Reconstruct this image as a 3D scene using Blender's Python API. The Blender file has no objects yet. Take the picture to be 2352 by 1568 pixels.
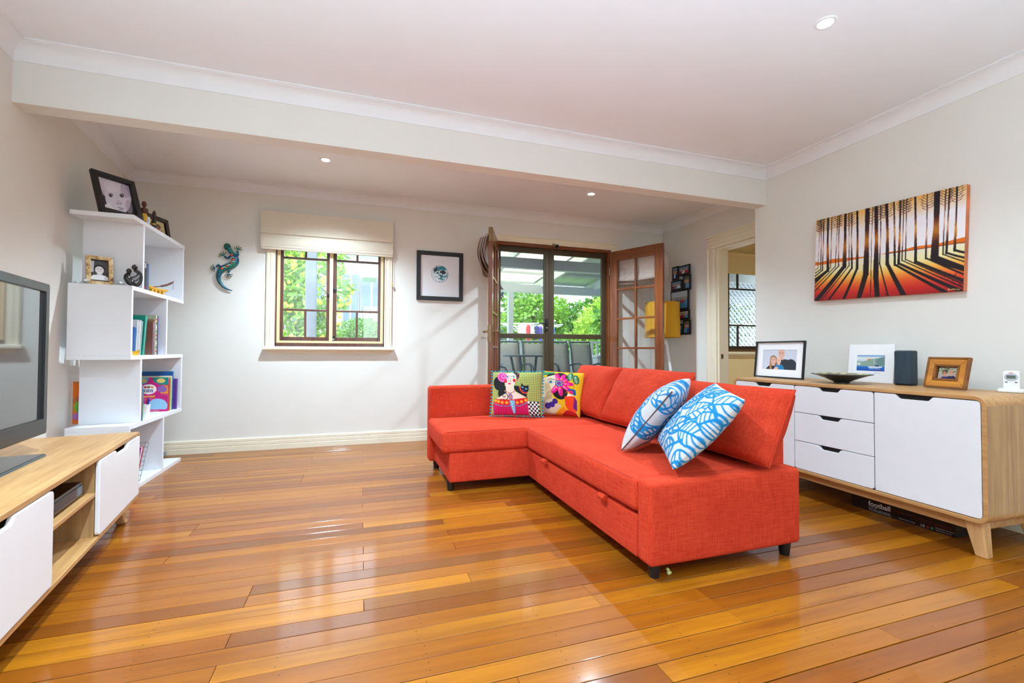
import bpy, bmesh, math, random
import numpy as np
from mathutils import Matrix, Vector
random.seed(7); rng = np.random.default_rng(7)
scene = bpy.context.scene
col = scene.collection
PI = math.pi

# ------------------------------------------------------------------ camera
cam_data = bpy.data.cameras.new('camera'); cam = bpy.data.objects.new('camera', cam_data); col.objects.link(cam)
YAW, PITCH, ROLL, EYE = .3221, .0199, .0044, 1.0153
_f = Vector((math.sin(YAW), math.cos(YAW), 0)); _r = Vector((math.cos(YAW), -math.sin(YAW), 0)); _u = Vector((0, 0, 1))
_F = _f*math.cos(PITCH)+_u*math.sin(PITCH); _U = _u*math.cos(PITCH)-_f*math.sin(PITCH)
_R = _r*math.cos(ROLL)+_U*math.sin(ROLL); _U = _U*math.cos(ROLL)-_r*math.sin(ROLL)
cam.matrix_world = Matrix(((_R.x, _U.x, -_F.x, 0), (_R.y, _U.y, -_F.y, 0), (_R.z, _U.z, -_F.z, EYE), (0, 0, 0, 1)))
cam_data.sensor_width = 36; cam_data.lens = 36*1037.04/2352; cam_data.clip_start = .02; cam_data.clip_end = 300
scene.camera = cam

# ------------------------------------------------------------------ sky, sun, exposure
world = bpy.data.worlds.new('sky'); scene.world = world; world.use_nodes = True
wn = world.node_tree.nodes; wl = world.node_tree.links; wn.clear()
w_out = wn.new('ShaderNodeOutputWorld'); w_bg = wn.new('ShaderNodeBackground'); w_sky = wn.new('ShaderNodeTexSky')
w_sky.sky_type = 'NISHITA'; w_sky.sun_disc = False; w_sky.sun_elevation = math.radians(55); w_sky.sun_rotation = math.radians(200)
w_sky.air_density = 1.0; w_sky.dust_density = 4.0; w_sky.ozone_density = 1.0
w_mix = wn.new('ShaderNodeMix'); w_mix.data_type = 'RGBA'; w_mix.inputs[0].default_value = .72; w_mix.inputs[7].default_value = (.74, .89, 1, 1)
w_gain = wn.new('ShaderNodeVectorMath'); w_gain.operation = 'SCALE'; w_gain.inputs[3].default_value = .12
wl.new(w_sky.outputs[0], w_gain.inputs[0]); wl.new(w_gain.outputs[0], w_mix.inputs[6]); wl.new(w_mix.outputs[2], w_bg.inputs[0])
w_bg.inputs[1].default_value = 4.2; wl.new(w_bg.outputs[0], w_out.inputs[0])
sun_d = bpy.data.lights.new('sun', 'SUN'); sun_d.energy = 8.0; sun_d.angle = math.radians(2); sun_d.color = (.95, .97, 1)
sun = bpy.data.objects.new('sun', sun_d); col.objects.link(sun)
sun.rotation_euler = Vector((.85, .30, -1.15)).to_track_quat('-Z', 'Y').to_euler()
scene.view_settings.view_transform = 'Standard'; scene.view_settings.look = 'None'
scene.view_settings.gamma = 1; scene.view_settings.use_curve_mapping = False
scene.view_settings.exposure = 0.78
LAMP_W = 112.0; BOUNCE_W = 420.0; LAMP_C = (.66, .85, 1.0); BOUNCE_C = (.60, .81, 1.0)

# ------------------------------------------------------------------ helpers
def s2l(c):
    out = []
    for v in c[:3]:
        v = v/255.0
        out.append(v/12.92 if v <= .04045 else ((v+.055)/1.055)**2.4)
    return tuple(out)+(1.0,)

class NT:
    def __init__(s, name):
        s.m = bpy.data.materials.new(name); s.m.use_nodes = True; s.t = s.m.node_tree
        s.b = s.t.nodes['Principled BSDF']; s.out = s.t.nodes['Material Output']
    def n(s, kind, **kw):
        nd = s.t.nodes.new('ShaderNode'+kind)
        for k, v in kw.items():
            if isinstance(k, str) and k.startswith('i_'): nd.inputs[k[2:].replace('_', ' ')].default_value = v
            else: setattr(nd, k, v)
        return nd
    def l(s, a, b): s.t.links.new(a, b)
    def coords(s, kind='Object', scale=(1, 1, 1)):
        tc = s.n('TexCoord'); mp = s.n('Mapping'); mp.inputs['Scale'].default_value = scale
        s.l(tc.outputs[kind], mp.inputs[0]); return mp.outputs[0]
    def noise(s, vec, scale=5, detail=3, rough=.5):
        nd = s.n('TexNoise'); nd.inputs['Scale'].default_value = scale; nd.inputs['Detail'].default_value = detail
        nd.inputs['Roughness'].default_value = rough
        if vec is not None: s.l(vec, nd.inputs['Vector'])
        return nd.outputs['Fac']
    def ramp(s, fac, stops):
        nd = s.n('ValToRGB'); e = nd.color_ramp.elements
        while len(e) < len(stops): e.new(.5)
        for i, (p, c) in enumerate(stops): e[i].position = p; e[i].color = c
        s.l(fac, nd.inputs[0]); return nd.outputs[0]
    def mixc(s, fac, a, b, blend='MIX'):
        nd = s.n('Mix', data_type='RGBA', blend_type=blend)
        for idx, v in ((0, fac), (6, a), (7, b)):
            if hasattr(v, 'links'): s.l(v, nd.inputs[idx])
            else: nd.inputs[idx].default_value = v
        return nd.outputs[2]
    def math(s, op, a, b=0.0, clamp=False):
        nd = s.n('Math', operation=op, use_clamp=clamp)
        for idx, v in ((0, a), (1, b)):
            if hasattr(v, 'links'): s.l(v, nd.inputs[idx])
            else: nd.inputs[idx].default_value = v
        return nd.outputs[0]
    def bump(s, h, strength=.2, dist=.01):
        nd = s.n('Bump'); nd.inputs['Strength'].default_value = strength; nd.inputs['Distance'].default_value = dist
        s.l(h, nd.inputs['Height']); s.l(nd.outputs[0], s.b.inputs['Normal'])
    def base(s, c):
        if hasattr(c, 'links'): s.l(c, s.b.inputs['Base Color'])
        else: s.b.inputs['Base Color'].default_value = c
    def set(s, rough=.5, metal=0, spec=.5, coat=0, coat_rough=.1, sheen=0):
        b = s.b.inputs
        b['Roughness'].default_value = rough; b['Metallic'].default_value = metal; b['Specular IOR Level'].default_value = spec
        b['Coat Weight'].default_value = coat; b['Coat Roughness'].default_value = coat_rough; b['Sheen Weight'].default_value = sheen

def plain(name, c, rough=.5, metal=0, spec=.5, var=.06, scale=14, bump=0, coat=0):
    """a solid colour with faint procedural mottling"""
    t = NT(name); c = s2l(c); v = t.coords()
    f = t.noise(v, scale, 3)
    lo = tuple(max(0, x*(1-var)) for x in c[:3])+(1,); hi = tuple(min(1, x*(1+var)) for x in c[:3])+(1,)
    t.base(t.ramp(f, [(.3, lo), (.7, hi)])); t.set(rough, metal, spec, coat)
    if bump: t.bump(t.noise(v, scale*8, 2), bump, .004)
    return t.m

def wood(name, a, b, axis=0, rough=.4, scale=1.0, coat=0, objrand=False):
    t = NT(name); sc = [22*scale]*3; sc[axis] = 1.6*scale
    v = t.coords('Object', tuple(sc)); f1 = t.noise(v, 1.3, 5, .6)
    sc2 = [90*scale]*3; sc2[axis] = 3*scale
    f2 = t.noise(t.coords('Object', tuple(sc2)), 1.5, 2, .5)
    c = t.ramp(f1, [(.3, s2l(a)), (.68, s2l(b))])
    dark = tuple(x*.72 for x in s2l(a)[:3])+(1,)
    c = t.mixc(t.math('MULTIPLY', t.math('SUBTRACT', f2, .5, True), 1.6, True), c, dark)
    t.base(c); t.set(rough, coat=coat); t.bump(f2, .06, .003)
    return t.m

def glass(name, tint=(1, 1, 1, 1), refl=.08, rough=.02):
    t = NT(name); t.t.nodes.remove(t.b)
    tr = t.n('BsdfTransparent'); gl = t.n('BsdfGlossy'); mx = t.n('MixShader')
    tr.inputs[0].default_value = tint; gl.inputs['Roughness'].default_value = rough
    mx.inputs[0].default_value = refl; t.l(tr.outputs[0], mx.inputs[1]); t.l(gl.outputs[0], mx.inputs[2]); t.l(mx.outputs[0], t.out.inputs[0])
    return t.m

def emit(name, c, strength):
    t = NT(name); t.base(c); t.b.inputs['Emission Color'].default_value = c; t.b.inputs['Emission Strength'].default_value = strength
    return t.m

def printmat(name, rough=.45, weave=0):
    """printed surface: colours come from the mesh's own colour attribute"""
    t = NT(name); a = t.n('VertexColor', layer_name='print')
    c = a.outputs[0]
    if weave:
        f = t.noise(t.coords('Object', (1, 1, 1)), 260, 2)
        c = t.mixc(t.math('MULTIPLY', f, weave), c, (.25, .25, .25, 1), 'MULTIPLY'); t.bump(f, .25, .002)
    t.base(c); t.set(rough, spec=.35)
    return t.m

class MB:
    def __init__(s): s.v = []; s.f = []
    def add(s, vs, fs):
        o = len(s.v); s.v += [tuple(p) for p in vs]; s.f += [tuple(i+o for i in f) for f in fs]; return s
    def box(s, x0, x1, y0, y1, z0, z1):
        return s.add([(x0,y0,z0),(x1,y0,z0),(x1,y1,z0),(x0,y1,z0),(x0,y0,z1),(x1,y0,z1),(x1,y1,z1),(x0,y1,z1)],
                     [(3,2,1,0),(4,5,6,7),(0,1,5,4),(1,2,6,5),(2,3,7,6),(3,0,4,7)])
    def prism(s, poly, a, b, axis='z'):
        n = len(poly)
        def P(p, h): return (p[0],p[1],h) if axis == 'z' else ((h,p[0],p[1]) if axis == 'x' else (p[0],h,p[1]))
        return s.add([P(p, a) for p in poly]+[P(p, b) for p in poly],
                     [tuple(range(n)), tuple(range(2*n-1, n-1, -1))]+[(i, (i+1) % n, n+(i+1) % n, n+i) for i in range(n)])
    def frustum(s, p0, s0, p1, s1, rot=0):
        """tapered square bar from p0 (half sizes s0) to p1"""
        vs = []
        for p, h in ((p0, s0), (p1, s1)):
            for sx, sy in ((-1,-1),(1,-1),(1,1),(-1,1)): vs.append((p[0]+sx*h[0], p[1]+sy*h[1], p[2]))
        return s.add(vs, [(3,2,1,0),(4,5,6,7),(0,1,5,4),(1,2,6,5),(2,3,7,6),(3,0,4,7)])
    def tube(s, pts, r, n=8, closed=False):
        pts = [Vector(p) for p in pts]; m = len(pts); rs = r if hasattr(r, '__len__') else [r]*m
        up = None; rings = []
        for i, p in enumerate(pts):
            a = pts[(i-1) % m] if (closed or i) else pts[i]; b = pts[(i+1) % m] if (closed or i < m-1) else pts[i]
            d = (b-a).normalized()
            if up is None: up = d.orthogonal().normalized()
            up = (up-d*up.dot(d)); up = up.normalized() if up.length > 1e-6 else d.orthogonal().normalized()
            w = d.cross(up)
            rings.append([tuple(p+(up*math.cos(2*PI*k/n)+w*math.sin(2*PI*k/n))*rs[i]) for k in range(n)])
        vs = [q for rg in rings for q in rg]; fs = []
        for i in range(m if closed else m-1):
            j = (i+1) % m
            for k in range(n): fs.append((i*n+k, i*n+(k+1) % n, j*n+(k+1) % n, j*n+k))
        if not closed: fs += [tuple(range(n-1, -1, -1)), tuple((m-1)*n+k for k in range(n))]
        return s.add(vs, fs)
    def lathe(s, prof, n=24, c=(0, 0, 0), sy=1.0, cap=True):
        vs = []; fs = []; m = len(prof)
        for r, z in prof:
            for k in range(n): vs.append((c[0]+r*math.cos(2*PI*k/n), c[1]+sy*r*math.sin(2*PI*k/n), c[2]+z))
        for i in range(m-1):
            for k in range(n): fs.append((i*n+k, i*n+(k+1) % n, (i+1)*n+(k+1) % n, (i+1)*n+k))
        if cap: fs += [tuple(range(n-1, -1, -1)), tuple((m-1)*n+k for k in range(n))]
        return s.add(vs, fs)
    def ball(s, c, r, n=10, m=7):
        if not hasattr(r, '__len__'): r = (r, r, r)
        prof = []; vs = []; fs = []
        for i in range(1, m):
            a = PI*i/m
            for k in range(n): vs.append((c[0]+r[0]*math.sin(a)*math.cos(2*PI*k/n), c[1]+r[1]*math.sin(a)*math.sin(2*PI*k/n), c[2]-r[2]*math.cos(a)))
        for i in range(m-2):
            for k in range(n): fs.append((i*n+k, i*n+(k+1) % n, (i+1)*n+(k+1) % n, (i+1)*n+k))
        b = len(vs); vs += [(c[0], c[1], c[2]-r[2]), (c[0], c[1], c[2]+r[2])]
        for k in range(n):
            fs.append((b, (k+1) % n, k)); fs.append((b+1, (m-2)*n+k, (m-2)*n+(k+1) % n))
        return s.add(vs, fs)
    def rbox(s, x0, x1, y0, y1, z0, z1, r, n=8, puff=(0, 0, 0), seed=0, wr=0):
        """rounded upholstered block, optionally bulging"""
        def axis(a, b):
            e = [a, a+r*.3, a+r*.65, a+r]; inner = list(np.linspace(a+r, b-r, n+1))[1:-1]
            return e+inner+[b-r, b-r*.65, b-r*.3, b]
        X, Y, Z = axis(x0, x1), axis(y0, y1), axis(z0, z1); idx = {}; vs = []; fs = []
        cx, cy, cz = (x0+x1)/2, (y0+y1)/2, (z0+z1)/2; hx, hy, hz = (x1-x0)/2, (y1-y0)/2, (z1-z0)/2
        def V(i, j, k):
            key = (i, j, k)
            if key in idx: return idx[key]
            p = Vector((X[i], Y[j], Z[k])); q = Vector((min(max(p.x, x0+r), x1-r), min(max(p.y, y0+r), y1-r), min(max(p.z, z0+r), z1-r)))
            d = p-q
            if d.length > 1e-9: p = q+d.normalized()*r
            ux, uy, uz = (p.x-cx)/hx, (p.y-cy)/hy, (p.z-cz)/hz
            p.x += puff[0]*ux*(1-uy*uy)*(1-uz*uz); p.y += puff[1]*uy*(1-ux*ux)*(1-uz*uz); p.z += puff[2]*uz*(1-ux**4)*(1-uy**4)
            if wr:
                w = wr*(math.sin(p.x*23+seed)*math.sin(p.y*17+seed*2)+.6*math.sin(p.x*41-p.y*37+seed))
                p.z += w*(1 if uz > .5 else 0)
            idx[key] = len(vs); vs.append(tuple(p)); return idx[key]
        A, B, Cc = len(X)-1, len(Y)-1, len(Z)-1
        for i in range(A):
            for j in range(B):
                fs.append((V(i,j,0), V(i,j+1,0), V(i+1,j+1,0), V(i+1,j,0))); fs.append((V(i,j,Cc), V(i+1,j,Cc), V(i+1,j+1,Cc), V(i,j+1,Cc)))
        for i in range(A):
            for k in range(Cc):
                fs.append((V(i,0,k), V(i+1,0,k), V(i+1,0,k+1), V(i,0,k+1))); fs.append((V(i,B,k), V(i,B,k+1), V(i+1,B,k+1), V(i+1,B,k)))
        for j in range(B):
            for k in range(Cc):
                fs.append((V(0,j,k), V(0,j,k+1), V(0,j+1,k+1), V(0,j+1,k))); fs.append((V(A,j,k), V(A,j+1,k), V(A,j+1,k+1), V(A,j,k+1)))
        return s.add(vs, fs)
    def shift(s, dx, dy, dz):
        s.v = [(p[0]+dx, p[1]+dy, p[2]+dz) for p in s.v]; return s
    def build(s, name, mat, parent=None, bevel=0, smooth=False, seg=2, kind=None, mat4=None):
        me = bpy.data.meshes.new(name); me.from_pydata(s.v, [], s.f); me.validate()
        bm = bmesh.new(); bm.from_mesh(me); bmesh.ops.recalc_face_normals(bm, faces=bm.faces); bm.to_mesh(me); bm.free()
        me.materials.append(mat)
        if smooth:
            me.polygons.foreach_set('use_smooth', [True]*len(me.polygons)); me.set_sharp_from_angle(angle=math.radians(42 if smooth is True else smooth))
        o = bpy.data.objects.new(name, me); col.objects.link(o)
        if parent: o.parent = parent
        if bevel:
            b = o.modifiers.new('soft_edge', 'BEVEL'); b.width = bevel; b.segments = seg; b.limit_method = 'ANGLE'; b.angle_limit = math.radians(35)
        if kind: o['kind'] = kind
        if mat4 is not None: o.matrix_basis = mat4
        return o

def tag(o, label, cat, group=None):
    o['label'] = label; o['category'] = cat
    if group: o['group'] = group
    return o
def thing(name, label=None, cat=None, loc=(0, 0, 0), rz=0, group=None, mat4=None, kind=None):
    o = bpy.data.objects.new(name, None); col.objects.link(o); o.empty_display_size = .1
    o.location = loc; o.rotation_euler = (0, 0, rz)
    if mat4 is not None: o.matrix_basis = mat4
    if label: tag(o, label, cat, group)
    if kind: o['kind'] = kind
    return o
def frame4(o, x, y):
    """matrix with origin o, local x along x, local y along y"""
    x = Vector(x).normalized(); y = Vector(y); y = (y-x*y.dot(x)).normalized(); z = x.cross(y)
    return Matrix(((x.x, y.x, z.x, o[0]), (x.y, y.y, z.y, o[1]), (x.z, y.z, z.z, o[2]), (0, 0, 0, 1)))
def upright(o, d):
    """matrix with local x along plan direction d, local z up"""
    d = Vector((d[0], d[1], 0)).normalized()
    return Matrix(((d.x, -d.y, 0, o[0]), (d.y, d.x, 0, o[1]), (0, 0, 1, o[2]), (0, 0, 0, 1)))
def copy_tree(o, parent=None):
    c = o.copy(); col.objects.link(c)
    if parent: c.parent = parent
    for ch in list(o.children): copy_tree(ch, c)
    return c
def text(name, body, size, mat, parent, mat4, extrude=.0004, align='LEFT', sx=1.0, bold=0.0):
    cu = bpy.data.curves.new(name, 'FONT'); cu.body = body; cu.size = size; cu.extrude = extrude; cu.align_x = align; cu.resolution_u = 3; cu.offset = bold
    tmp = bpy.data.objects.new(name, cu); col.objects.link(tmp)
    dg = bpy.context.evaluated_depsgraph_get(); me = bpy.data.meshes.new_from_object(tmp.evaluated_get(dg))
    bpy.data.objects.remove(tmp); bpy.data.curves.remove(cu)
    me.materials.clear(); me.materials.append(mat)
    if sx != 1.0: me.transform(Matrix.Diagonal((sx, 1, 1, 1)))
    o = bpy.data.objects.new(name, me); col.objects.link(o); o.parent = parent; o.matrix_basis = mat4
    return o

# ------------------------------------------------------------------ flat print: drawn into a colour attribute
class Art:
    """small painter; coordinates x 0..W, y 0..H (y up), colours sRGB 0..255"""
    def __init__(s, W, H, res, bg=(255, 255, 255)):
        s.W, s.H = W, H; s.nx = max(4, int(round(res))); s.ny = max(4, int(round(res*H/W))); s.ss = 2
        s.w = (s.nx+1)*s.ss; s.h = (s.ny+1)*s.ss
        xs = (np.arange(s.w)+.5)/s.w*W; ys = (np.arange(s.h)+.5)/s.h*H
        s.X, s.Y = np.meshgrid(xs, ys); s.px = np.zeros((s.h, s.w, 3)); s.px[:] = np.array(bg)/255.0
    def put(s, mask, c, a=1.0):
        m = (mask*a)[..., None] if mask.dtype != bool else (mask.astype(float)*a)[..., None]
        s.px[:] = s.px*(1-m)+m*(np.array(c)/255.0)
    def poly(s, pts, c, a=1.0):
        m = np.zeros(s.X.shape, bool); n = len(pts)
        for i in range(n):
            x0, y0 = pts[i]; x1, y1 = pts[(i+1) % n]
            if y0 == y1: continue
            k = ((s.Y >= y0) != (s.Y >= y1)) & (s.X < (x1-x0)*(s.Y-y0)/(y1-y0)+x0); m ^= k
        s.put(m, c, a)
    def ell(s, cx, cy, rx, ry, c, rot=0, a=1.0, soft=0, ring=0):
        dx, dy = s.X-cx, s.Y-cy; cr, sr = math.cos(rot), math.sin(rot)
        d = np.sqrt(((dx*cr+dy*sr)/rx)**2+((-dx*sr+dy*cr)/ry)**2)
        m = d <= 1
        if ring: m = m & (d >= 1-ring)
        if soft: m = np.clip((1-d)/soft, 0, 1)
        s.put(m, c, a)
    def line(s, pts, wd, c, a=1.0):
        ws = wd if hasattr(wd, '__len__') else [wd]*len(pts); m = np.zeros(s.X.shape, bool)
        for i in range(len(pts)-1):
            (x0, y0), (x1, y1) = pts[i], pts[i+1]; dx, dy = x1-x0, y1-y0; L = dx*dx+dy*dy+1e-12; q = max(ws[i], ws[i+1])*.5
            i0 = max(0, int((min(x0, x1)-q)/s.W*s.w)-1); i1 = min(s.w, int((max(x0, x1)+q)/s.W*s.w)+2)
            j0 = max(0, int((min(y0, y1)-q)/s.H*s.h)-1); j1 = min(s.h, int((max(y0, y1)+q)/s.H*s.h)+2)
            if i1 <= i0 or j1 <= j0: continue
            X, Y = s.X[j0:j1, i0:i1], s.Y[j0:j1, i0:i1]
            t = np.clip(((X-x0)*dx+(Y-y0)*dy)/L, 0, 1); r = (ws[i]+(ws[i+1]-ws[i])*t)*.5
            m[j0:j1, i0:i1] |= (X-x0-t*dx)**2+(Y-y0-t*dy)**2 <= r*r
        s.put(m, c, a)
    def rect(s, x0, y0, x1, y1, c, a=1.0): s.put((s.X >= x0) & (s.X <= x1) & (s.Y >= y0) & (s.Y <= y1), c, a)
    def vgrad(s, stops, mask=None):
        ys = [p for p, _ in stops]; out = np.stack([np.interp(s.Y, ys, [c[k]/255.0 for _, c in stops]) for k in range(3)], -1)
        if mask is None: s.px[:] = out
        else: s.px[mask] = out[mask]
    def colours(s):
        q = s.px.reshape(s.ny+1, s.ss, s.nx+1, s.ss, 3).mean((1, 3))
        q = np.where(q <= .04045, q/12.92, ((q+.055)/1.055)**2.4)
        return np.concatenate([q, np.ones(q.shape[:2]+(1,))], -1)
    def panel(s, name, mat, parent, mat4=None, z=0.0, label=None):
        """flat sheet W x H, lower left corner at the local origin, facing +z"""
        nx, ny = s.nx, s.ny; gx, gy = np.meshgrid(np.linspace(0, s.W, nx+1), np.linspace(0, s.H, ny+1))
        return grid_mesh(name, np.stack([gx, gy, np.full_like(gx, z)], -1), s.colours(), mat, parent, mat4, label)

def grid_mesh(name, P, C, mat, parent=None, mat4=None, label=None, smooth=True):
    ny, nx = P.shape[0]-1, P.shape[1]-1
    me = bpy.data.meshes.new(name); idx = np.arange((nx+1)*(ny+1)).reshape(ny+1, nx+1)
    F = np.stack([idx[:-1, :-1], idx[:-1, 1:], idx[1:, 1:], idx[1:, :-1]], -1).reshape(-1, 4)
    me.vertices.add(P.shape[0]*P.shape[1]); me.vertices.foreach_set('co', P.reshape(-1))
    me.loops.add(F.size); me.loops.foreach_set('vertex_index', F.reshape(-1).astype(np.int32))
    me.polygons.add(len(F)); me.polygons.foreach_set('loop_start', np.arange(0, F.size, 4, dtype=np.int32))
    me.update(calc_edges=True)
    if smooth: me.polygons.foreach_set('use_smooth', [True]*len(F))
    if C is not None:
        at = me.color_attributes.new('print', 'FLOAT_COLOR', 'POINT'); at.data.foreach_set('color', C.reshape(-1).astype(np.float32))
    me.materials.append(mat); o = bpy.data.objects.new(name, me); col.objects.link(o)
    if parent: o.parent = parent
    if mat4 is not None: o.matrix_basis = mat4
    if label: o['label'] = label
    return o
# ------------------------------------------------------------------ materials of the room
M_wall = plain('wall_paint', (232, 229, 221), .75, var=.012, scale=3, bump=.03)
M_wall_far = plain('far_room_paint', (238, 214, 160), .75, var=.012, scale=3)
M_ceil = plain('ceiling_paint', (241, 242, 244), .8, var=.01, scale=3)
M_corn = plain('cornice_paint', (238, 238, 238), .6, var=.01)
M_trim = plain('cream_gloss_trim', (240, 230, 205), .35, var=.015)
M_stop = plain('cream_window_stop', (236, 208, 158), .4, var=.02)
M_dark = wood('dark_stained_timber', (66, 32, 20), (104, 54, 32), 2, .3, coat=.4)
M_door = wood('red_brown_door_timber', (96, 46, 18), (144, 78, 34), 2, .32, coat=.3)
M_doorh = wood('red_brown_rail_timber', (96, 46, 18), (144, 78, 34), 0, .32, coat=.3)
M_glass = glass('window_glass', refl=.07)
M_bronze = plain('bronze_aluminium', (76, 63, 45), .4, .3, var=.05)
M_black = plain('black_metal', (20, 20, 22), .4, .2)
M_brass = plain('aged_brass', (140, 120, 85), .38, .8, var=.2, scale=40)
M_steel = plain('steel', (190, 190, 192), .3, .9)
M_white = plain('white_gloss', (240, 240, 240), .3, var=.01)
M_sub = plain('dark_subfloor', (26, 15, 8), .9)

def floor_material():
    t = NT('varnished_floorboard')
    info = t.n('ObjectInfo'); geo = t.n('NewGeometry'); rnd = info.outputs['Random']
    off = t.n('CombineXYZ'); t.l(t.math('MULTIPLY', rnd, 97.0), off.inputs[0]); t.l(t.math('MULTIPLY', rnd, 53.0), off.inputs[2])
    ad = t.n('VectorMath', operation='ADD'); t.l(geo.outputs['Position'], ad.inputs[0]); t.l(off.outputs[0], ad.inputs[1])
    mp = t.n('Mapping'); mp.inputs['Scale'].default_value = (1.1, 16, 1); t.l(ad.outputs[0], mp.inputs[0])
    mp2 = t.n('Mapping'); mp2.inputs['Scale'].default_value = (3, 120, 1); t.l(ad.outputs[0], mp2.inputs[0])
    g1 = t.noise(mp.outputs[0], 1.2, 4, .6); g2 = t.noise(mp2.outputs[0], 1.0, 2)
    board = t.ramp(rnd, [(0, s2l((124, 66, 9))), (.22, s2l((152, 86, 9))), (.45, s2l((166, 97, 11))), (.62, s2l((136, 70, 13))), (.8, s2l((182, 113, 16))), (1, s2l((114, 62, 15)))])
    c = t.mixc(t.math('MULTIPLY', t.math('SUBTRACT', g1, .42, True), 2.0, True), board, s2l((112, 56, 14)))
    c = t.mixc(t.math('MULTIPLY', t.math('SUBTRACT', g2, .55, True), 1.2, True), c, s2l((96, 46, 14)))
    # punched nail holes along the joists
    tc = t.n('TexCoord'); sx = t.n('SeparateXYZ'); t.l(tc.outputs['Object'], sx.inputs[0]); sp = t.n('SeparateXYZ'); t.l(geo.outputs['Position'], sp.inputs[0])
    fx = t.math('SUBTRACT', t.math('FRACT', t.math('ADD', t.math('MULTIPLY', sp.outputs[0], 1/.45), t.math('MULTIPLY', rnd, .07))), .5)
    dx = t.math('MULTIPLY', fx, .45); dy = t.math('SUBTRACT', t.math('ABSOLUTE', sx.outputs[1]), t.math('ADD', t.math('MULTIPLY', rnd, .006), .018))
    d2 = t.math('ADD', t.math('MULTIPLY', dx, dx), t.math('MULTIPLY', dy, dy))
    hole = t.math('LESS_THAN', d2, .0028**2)
    c = t.mixc(t.math('MULTIPLY', hole, .75), c, s2l((48, 22, 10)))
    t.base(c); t.set(.40, spec=.2, coat=.58, coat_rough=.115); t.b.inputs['Coat IOR'].default_value = 1.5
    t.bump(t.noise(ad.outputs[0], 9, 2), .05, .01)
    return t.m
M_board = floor_material()

# ------------------------------------------------------------------ plan of the room (metres)
YN, YBM0, YBM1, YB = -2.3, 3.205, 3.33, 5.16       # wall behind the camera, beam front and back, back wall
XR, XF = 3.55, 3.88                                # near and far right walls
ZC, ZBM = 2.70, 2.371                              # ceiling, underside of the beam
def xl(y): return -1.8403-.1312*(y-3.2083)         # the left wall runs slightly askew
def struct(o): o['kind'] = 'structure'; return o

# floor: every board an object of its own
floor = struct(thing('floor'))
sub = MB().box(-2.6, 7.0, YN-.2, YB+.1, -.08, -.024).build('subfloor', M_sub, floor)
BW = .086
bm_ = MB().add([(-.5,-BW/2,-.02),(.5,-BW/2,-.02),(.5,BW/2,-.02),(-.5,BW/2,-.02),(-.5,-BW/2,-.0015),(.5,-BW/2,-.0015),(.5,BW/2,-.0015),(-.5,BW/2,-.0015),
                (-.4995,-BW/2+.0015,0),(.4995,-BW/2+.0015,0),(.4995,BW/2-.0015,0),(-.4995,BW/2-.0015,0)],
               [(3,2,1,0),(0,1,5,4),(1,2,6,5),(2,3,7,6),(3,0,4,7),(4,5,9,8),(5,6,10,9),(6,7,11,10),(7,4,8,11),(8,9,10,11)])
proto = bm_.build('floorboard', M_board, floor); board_me = proto.data; first = True
y = YB-.002-BW/2; row = 0
while y > YN:
    x0 = xl(y+BW/2)+.004 if y+BW/2 < YB else -2.08
    x1 = (XR if y < YBM1 else XF)-.003
    if 3.42 < y < 4.15: x1 = 3.995
    cuts = [x0]; px = x0+random.choice([.5, .9, 1.4, 1.9, 2.3])+random.uniform(0, .3)
    while px < x1-.5:
        cuts.append(round((px-.02)/.45)*.45+.02); px = cuts[-1]+random.choice([1.35, 1.8, 2.25, 2.7, 3.15, 3.6])
    cuts.append(x1)
    for a, b in zip(cuts[:-1], cuts[1:]):
        o = proto if first else proto.copy()
        if not first: col.objects.link(o)
        first = False
        g = .0018
        o.location = ((a+b)/2, y, random.uniform(-.0003, .0003)); o.scale = (b-a-.0012, 1-random.uniform(.016, .05), 1)
    y -= BW+.0006; row += 1

# walls
def wall(name, mb, mat=None): return struct(mb.build(name, mat or M_wall))
def quadwall(p, q, t, z0=0, z1=2.78):
    """wall slab along plan line p->q, thickness t to the left of the direction"""
    d = Vector((q[0]-p[0], q[1]-p[1])).normalized(); n = Vector((-d.y, d.x))*t
    return MB().prism([p, q, (q[0]+n.x, q[1]+n.y), (p[0]+n.x, p[1]+n.y)], z0, z1)
wall('wall_left', quadwall((xl(YN-.1), YN-.1), (xl(YB+.15), YB+.15), .14, -.08))
WX0, WX1, WZ0, WZ1 = -.842, .236, 1.051, 2.28       # window opening
DX0, DX1, DZ1 = 1.49, 3.075, 2.325                  # french door opening
W2X0, W2X1, W2Z0, W2Z1 = 4.60, 5.75, 1.02, 2.25     # window of the room beyond
mb = MB()
for a, b, z0, z1 in ((-2.12, WX0, -.08, 2.78), (WX0, WX1, -.08, WZ0), (WX0, WX1, WZ1, 2.78), (WX1, DX0, -.08, 2.78), (DX0, DX1, DZ1, 2.78), (DX1, XF+.12, -.08, 2.78)):
    mb.box(a, b, YB, YB+.13, z0, z1)
wall('wall_back', mb)
wall('wall_right', MB().box(XR, XR+.14, YN-.1, YBM1, -.08, 2.78))
wall('wall_return', MB().box(XR+.14, XF+.12, YBM1-.12, YBM1, -.08, 2.78))
mb = MB()
for a, b, z0, z1 in ((YBM1, 3.42, -.08, 2.78), (3.42, 4.15, 2.19, 2.78), (4.15, YB, -.08, 2.78)): mb.box(XF, XF+.12, a, b, z0, z1)
wall('wall_right_far', mb)
mb = MB()
for a, b, z0, z1 in ((-1.3, .0, -.08, 2.78), (.0, 1.6, -.08, .9), (.0, 1.6, 2.25, 2.78), (1.6, XR+.14, -.08, 2.78)): mb.box(a, b, YN-.14, YN, z0, z1)
wall('wall_rear', mb)
w3 = struct(thing('added_rear_window'))                     # unseen casements, added to bring daylight in behind the camera
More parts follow.
